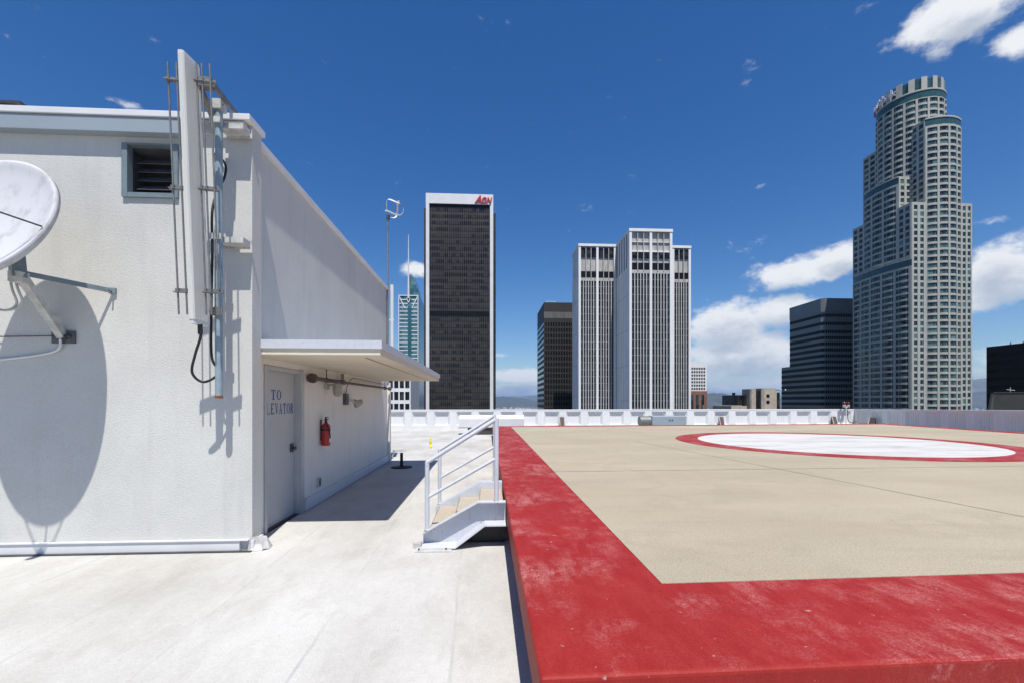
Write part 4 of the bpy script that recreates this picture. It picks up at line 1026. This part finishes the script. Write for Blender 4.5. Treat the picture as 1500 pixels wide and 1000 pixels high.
# ---- round-and-square granite skyscraper
us = thing('granite_skyscraper', 'tallest stepped granite skyscraper with rounded bays and toothed crown', 'skyscraper', (209.3, 205.5, GZ))
UX0, UX1, UY0, UY1 = 194.4, 223.7, 190.0, 221.9; AX0, AX1, AY0, AY1 = 201.0, 218.4, 196.4, 215.2
CX, CY, RC = 209.3, 205.5, 12.7
Z1 = 93.2; ZA = 131.4; ZM = 108.2; ZL = 67.5; FH = 2.96
def arcpts(p, q, s, n=24):        # shallow bow from p to q bulging outward by s
    p, q = Vector(p), Vector(q); d_ = q - p; nn = Vector((d_.y, -d_.x)).normalized()
    return [tuple(p + d_*(k/n) + nn*(s*(1 - (2*k/n - 1)**2))) for k in range(n + 1)]
trim = MB(); small_w = MB(); big_w = []
class Path:
    def __init__(s, pts):
        s.p = [Vector(q) for q in pts]; s.c = [0]
        for a, b in zip(s.p, s.p[1:]): s.c.append(s.c[-1] + (b - a).length)
        s.L = s.c[-1]
    def at(s, t_, off):
        t_ = max(0, min(s.L - 1e-6, t_)); i = 0
        while i < len(s.c) - 2 and s.c[i+1] <= t_: i += 1
        a, b = s.p[i], s.p[i+1]; d_ = b - a; u = (t_ - s.c[i])/d_.length; n = Vector((d_.y, -d_.x)).normalized()
        return a + d_*u + n*off
def strip(mb, P_, s0, s1, z0, z1, off, base=0, n=1, bow=0):
    tops = []; lows = []; ib = []
    for k in range(n + 1):
        s_ = s0 + (s1 - s0)*k/n; o_ = off + bow*(1 - (2*k/n - 1)**2)
        q = P_.at(s_, o_); qb = P_.at(s_, base); tops.append((q.x, q.y)); ib.append((qb.x, qb.y))
    f = [[(a, b, z0) for a, b in ib], [(a, b, z0) for a, b in tops], [(a, b, z1) for a, b in tops], [(a, b, z1) for a, b in ib]]
    mb.grid(f, smooth=False)
    for e in (0, -1): mb.face([r_[e] for r_ in f])
def facade(pts, z0, z1, ncol, gap, tri=False, single=False, margin=.6, top=1.3):
    P_ = Path(pts); W = (P_.L - 2*margin + gap)/ncol
    spans = [(margin + i*W, margin + i*W + W - gap) for i in range(ncol)]
    edges = [0] + [e for sp_ in spans for e in sp_] + [P_.L]
    for i in range(0, len(edges), 2):
        strip(trim, P_, edges[i], edges[i+1], z0, z1, .30, -.02, 2 if tri else 1)
    nf = int(math.floor((z1 - top - z0)/FH))
    zz = [z1 - top - (k+1)*FH for k in range(nf)]
    for s0, s1 in spans:
        strip(trim, P_, s0, s1, z1 - top, z1, .25, -.02, 4 if tri else 1, .2 if tri else 0)
        for zf in zz:
            strip(trim, P_, s0, s1, zf, zf + 1.0, .16, -.02, 4 if tri else 1, .34 if tri else 0)
            w_ = s1 - s0
            segs = [(s0, s0 + w_*.17), (s0 + w_*.23, s1 - w_*.23), (s1 - w_*.17, s1)] if tri else [(s0 + .02, s1 - .02)]
            mb = MB() if single else small_w
            for a, b in segs: strip(mb, P_, a, b, zf + 1.001, zf + FH - .002, .07, -.01, 2 if tri else 1, .12 if tri and b - a > .4*w_ else 0)
            if single: big_w.append((zf, mb))
fr_bay = arcpts((AX0, UY0), (AX1, UY0), 2.6)
lf_low = arcpts((UX0, UY1), (UX0, UY0), 2.4, 36)
lf_mid = arcpts((UX0, AY1), (UX0, AY0), 1.8)
# masses
body = MB()
body.prism([(UX0, UY0), (AX0, UY0), (AX0, UY1), (UX0, UY1)], GZ, Z1).prism([(AX1, UY0), (UX1, UY0), (UX1, UY1), (AX1, UY1)], GZ, Z1)
body.prism(fr_bay + [(AX1 - .01, UY1 + 1), (AX0 + .01, UY1 + 1)], GZ, ZA)
body.prism(lf_low + [(UX0 + .01, UY0), (UX0 + .01, UY1)], GZ, ZL)
body.prism(lf_mid + [(AX0 - .02, AY0), (AX0 - .02, AY1)], ZL, ZM)
circ = [(CX + RC*math.cos(2*math.pi*k/64), CY + RC*math.sin(2*math.pi*k/64)) for k in range(64)]
body.prism(circ, ZA - 40, 148.0)
body.build('body', M['granite'], us)
zlo = -7.0
facade([(UX0, UY0), (AX0, UY0)], zlo, Z1, 2, 1.3, margin=.9)
facade([(AX1, UY0), (UX1, UY0)], zlo, Z1, 2, .9, margin=.7)
facade(fr_bay, zlo, ZA - 3.4, 4, .85, tri=True, single=True, margin=.7, top=1.0)
facade(lf_low, zlo, ZL - 3.4, 5, 1.0, tri=True, margin=1.0, top=1.0)
facade([(UX0, AY0), (UX0, UY0)], ZL, Z1, 2, 1.0, margin=.7)
facade([(UX0, UY1), (UX0, AY1)], ZL, Z1, 2, 1.0, margin=.7)
facade(lf_mid, ZL, ZM - 3.4, 3, 1.0, tri=True, margin=.8, top=1.0)
facade([(UX0, AY0), (AX0, AY0)], Z1, ZM, 2, 1.2, margin=.8)
facade([(AX0, AY0), (AX0, UY0)], Z1, ZA, 2, 1.1, margin=.6)
facade([(AX0, UY1 + 1), (AX0, AY1)], Z1, ZA, 2, 1.0, margin=.6)
core = [(CX + RC*math.cos(a), CY + RC*math.sin(a)) for a in [math.pi - .75 + (math.pi + .3)*k/48 for k in range(49)]]
facade(core, ZM - 14, 144.2, 10, .85, tri=True, margin=.5, top=.4)
big_w.sort(key=lambda q: q[0])
for i, (zf, mb) in enumerate(big_w):
    if i < 100: mb.build('window', M['us_glass'], us)
    else:
        n = len(small_w.v); small_w.v += mb.v; small_w.f += [tuple(q + n for q in f) for f in mb.f]; small_w.sm += mb.sm
small_w.build('window', M['us_glass'], us, kind='stuff')
trim.build('stone_grid', M['granite2'], us)
def tealband(pts, z0, z1):
    m_ = MB(); P_ = Path(pts); strip(m_, P_, 0, P_.L, z0, z1, .14, -.01, 24); m_.build('glass_band', M['teal'], us)
    m_ = MB(); strip(m_, P_, 0, P_.L, z1 + .01, z1 + .7, .4, -.3, 24); m_.build('ledge', M['granite2'], us)
tealband(fr_bay, ZA - 3.3, ZA - .3); tealband(lf_low, ZL - 3.3, ZL - .5); tealband(lf_mid, ZM - 3.3, ZM - .5); tealband(core, 144.3, 147.6)
# toothed crown
for k in range(34):
    a0 = 2*math.pi*k/34; a1 = a0 + 2*math.pi/34*.98; zc = 154.3 - (0 if k % 4 else .5)
    ro = RC - .2 if k % 2 else RC - .9
    MB().prism([(CX + r_*math.cos(a), CY + r_*math.sin(a)) for r_, a in ((ro - 1.2, a0), (ro, a0), (ro, a1), (ro - 1.2, a1))], 147.9, zc if k % 2 else zc - .25).build('crown_tooth', M['granite2'] if k % 2 else M['teal'], us)
MB().prism([(CX + (RC - 3)*math.cos(2*math.pi*k/32), CY + (RC - 3)*math.sin(2*math.pi*k/32)) for k in range(32)], 148.02, 152.8).build('crown_core', M['granite'], us)
def wrap(c):
    a = math.pi*.80 + c.x/RC; rr = RC + .9 + c.z
    return (CX + rr*math.cos(a), CY + rr*math.sin(a), 149.6 + c.y)
text_part('sign', 'us bank', 4.3, wrap, M['sign_white'], us, 0, .1)
sgl = MB(); a = math.pi*.735
sgl.prism([(CX + r_*math.cos(q), CY + r_*math.sin(q)) for r_, q in ((RC + .3, a), (RC + .3, a + .16), (RC + 1.0, a + .16), (RC + 1.0, a))][::-1], 148.6, 153.6); sgl.build('emblem', M['logo_red'], us)
MB().tube([(CX, CY, 152.8), (CX, CY, 158.5)], .18, 6).build('roof_mast', M['logo_red'], us)
for o in bpy.data.objects:
    if 'wl' in o: del o['wl']
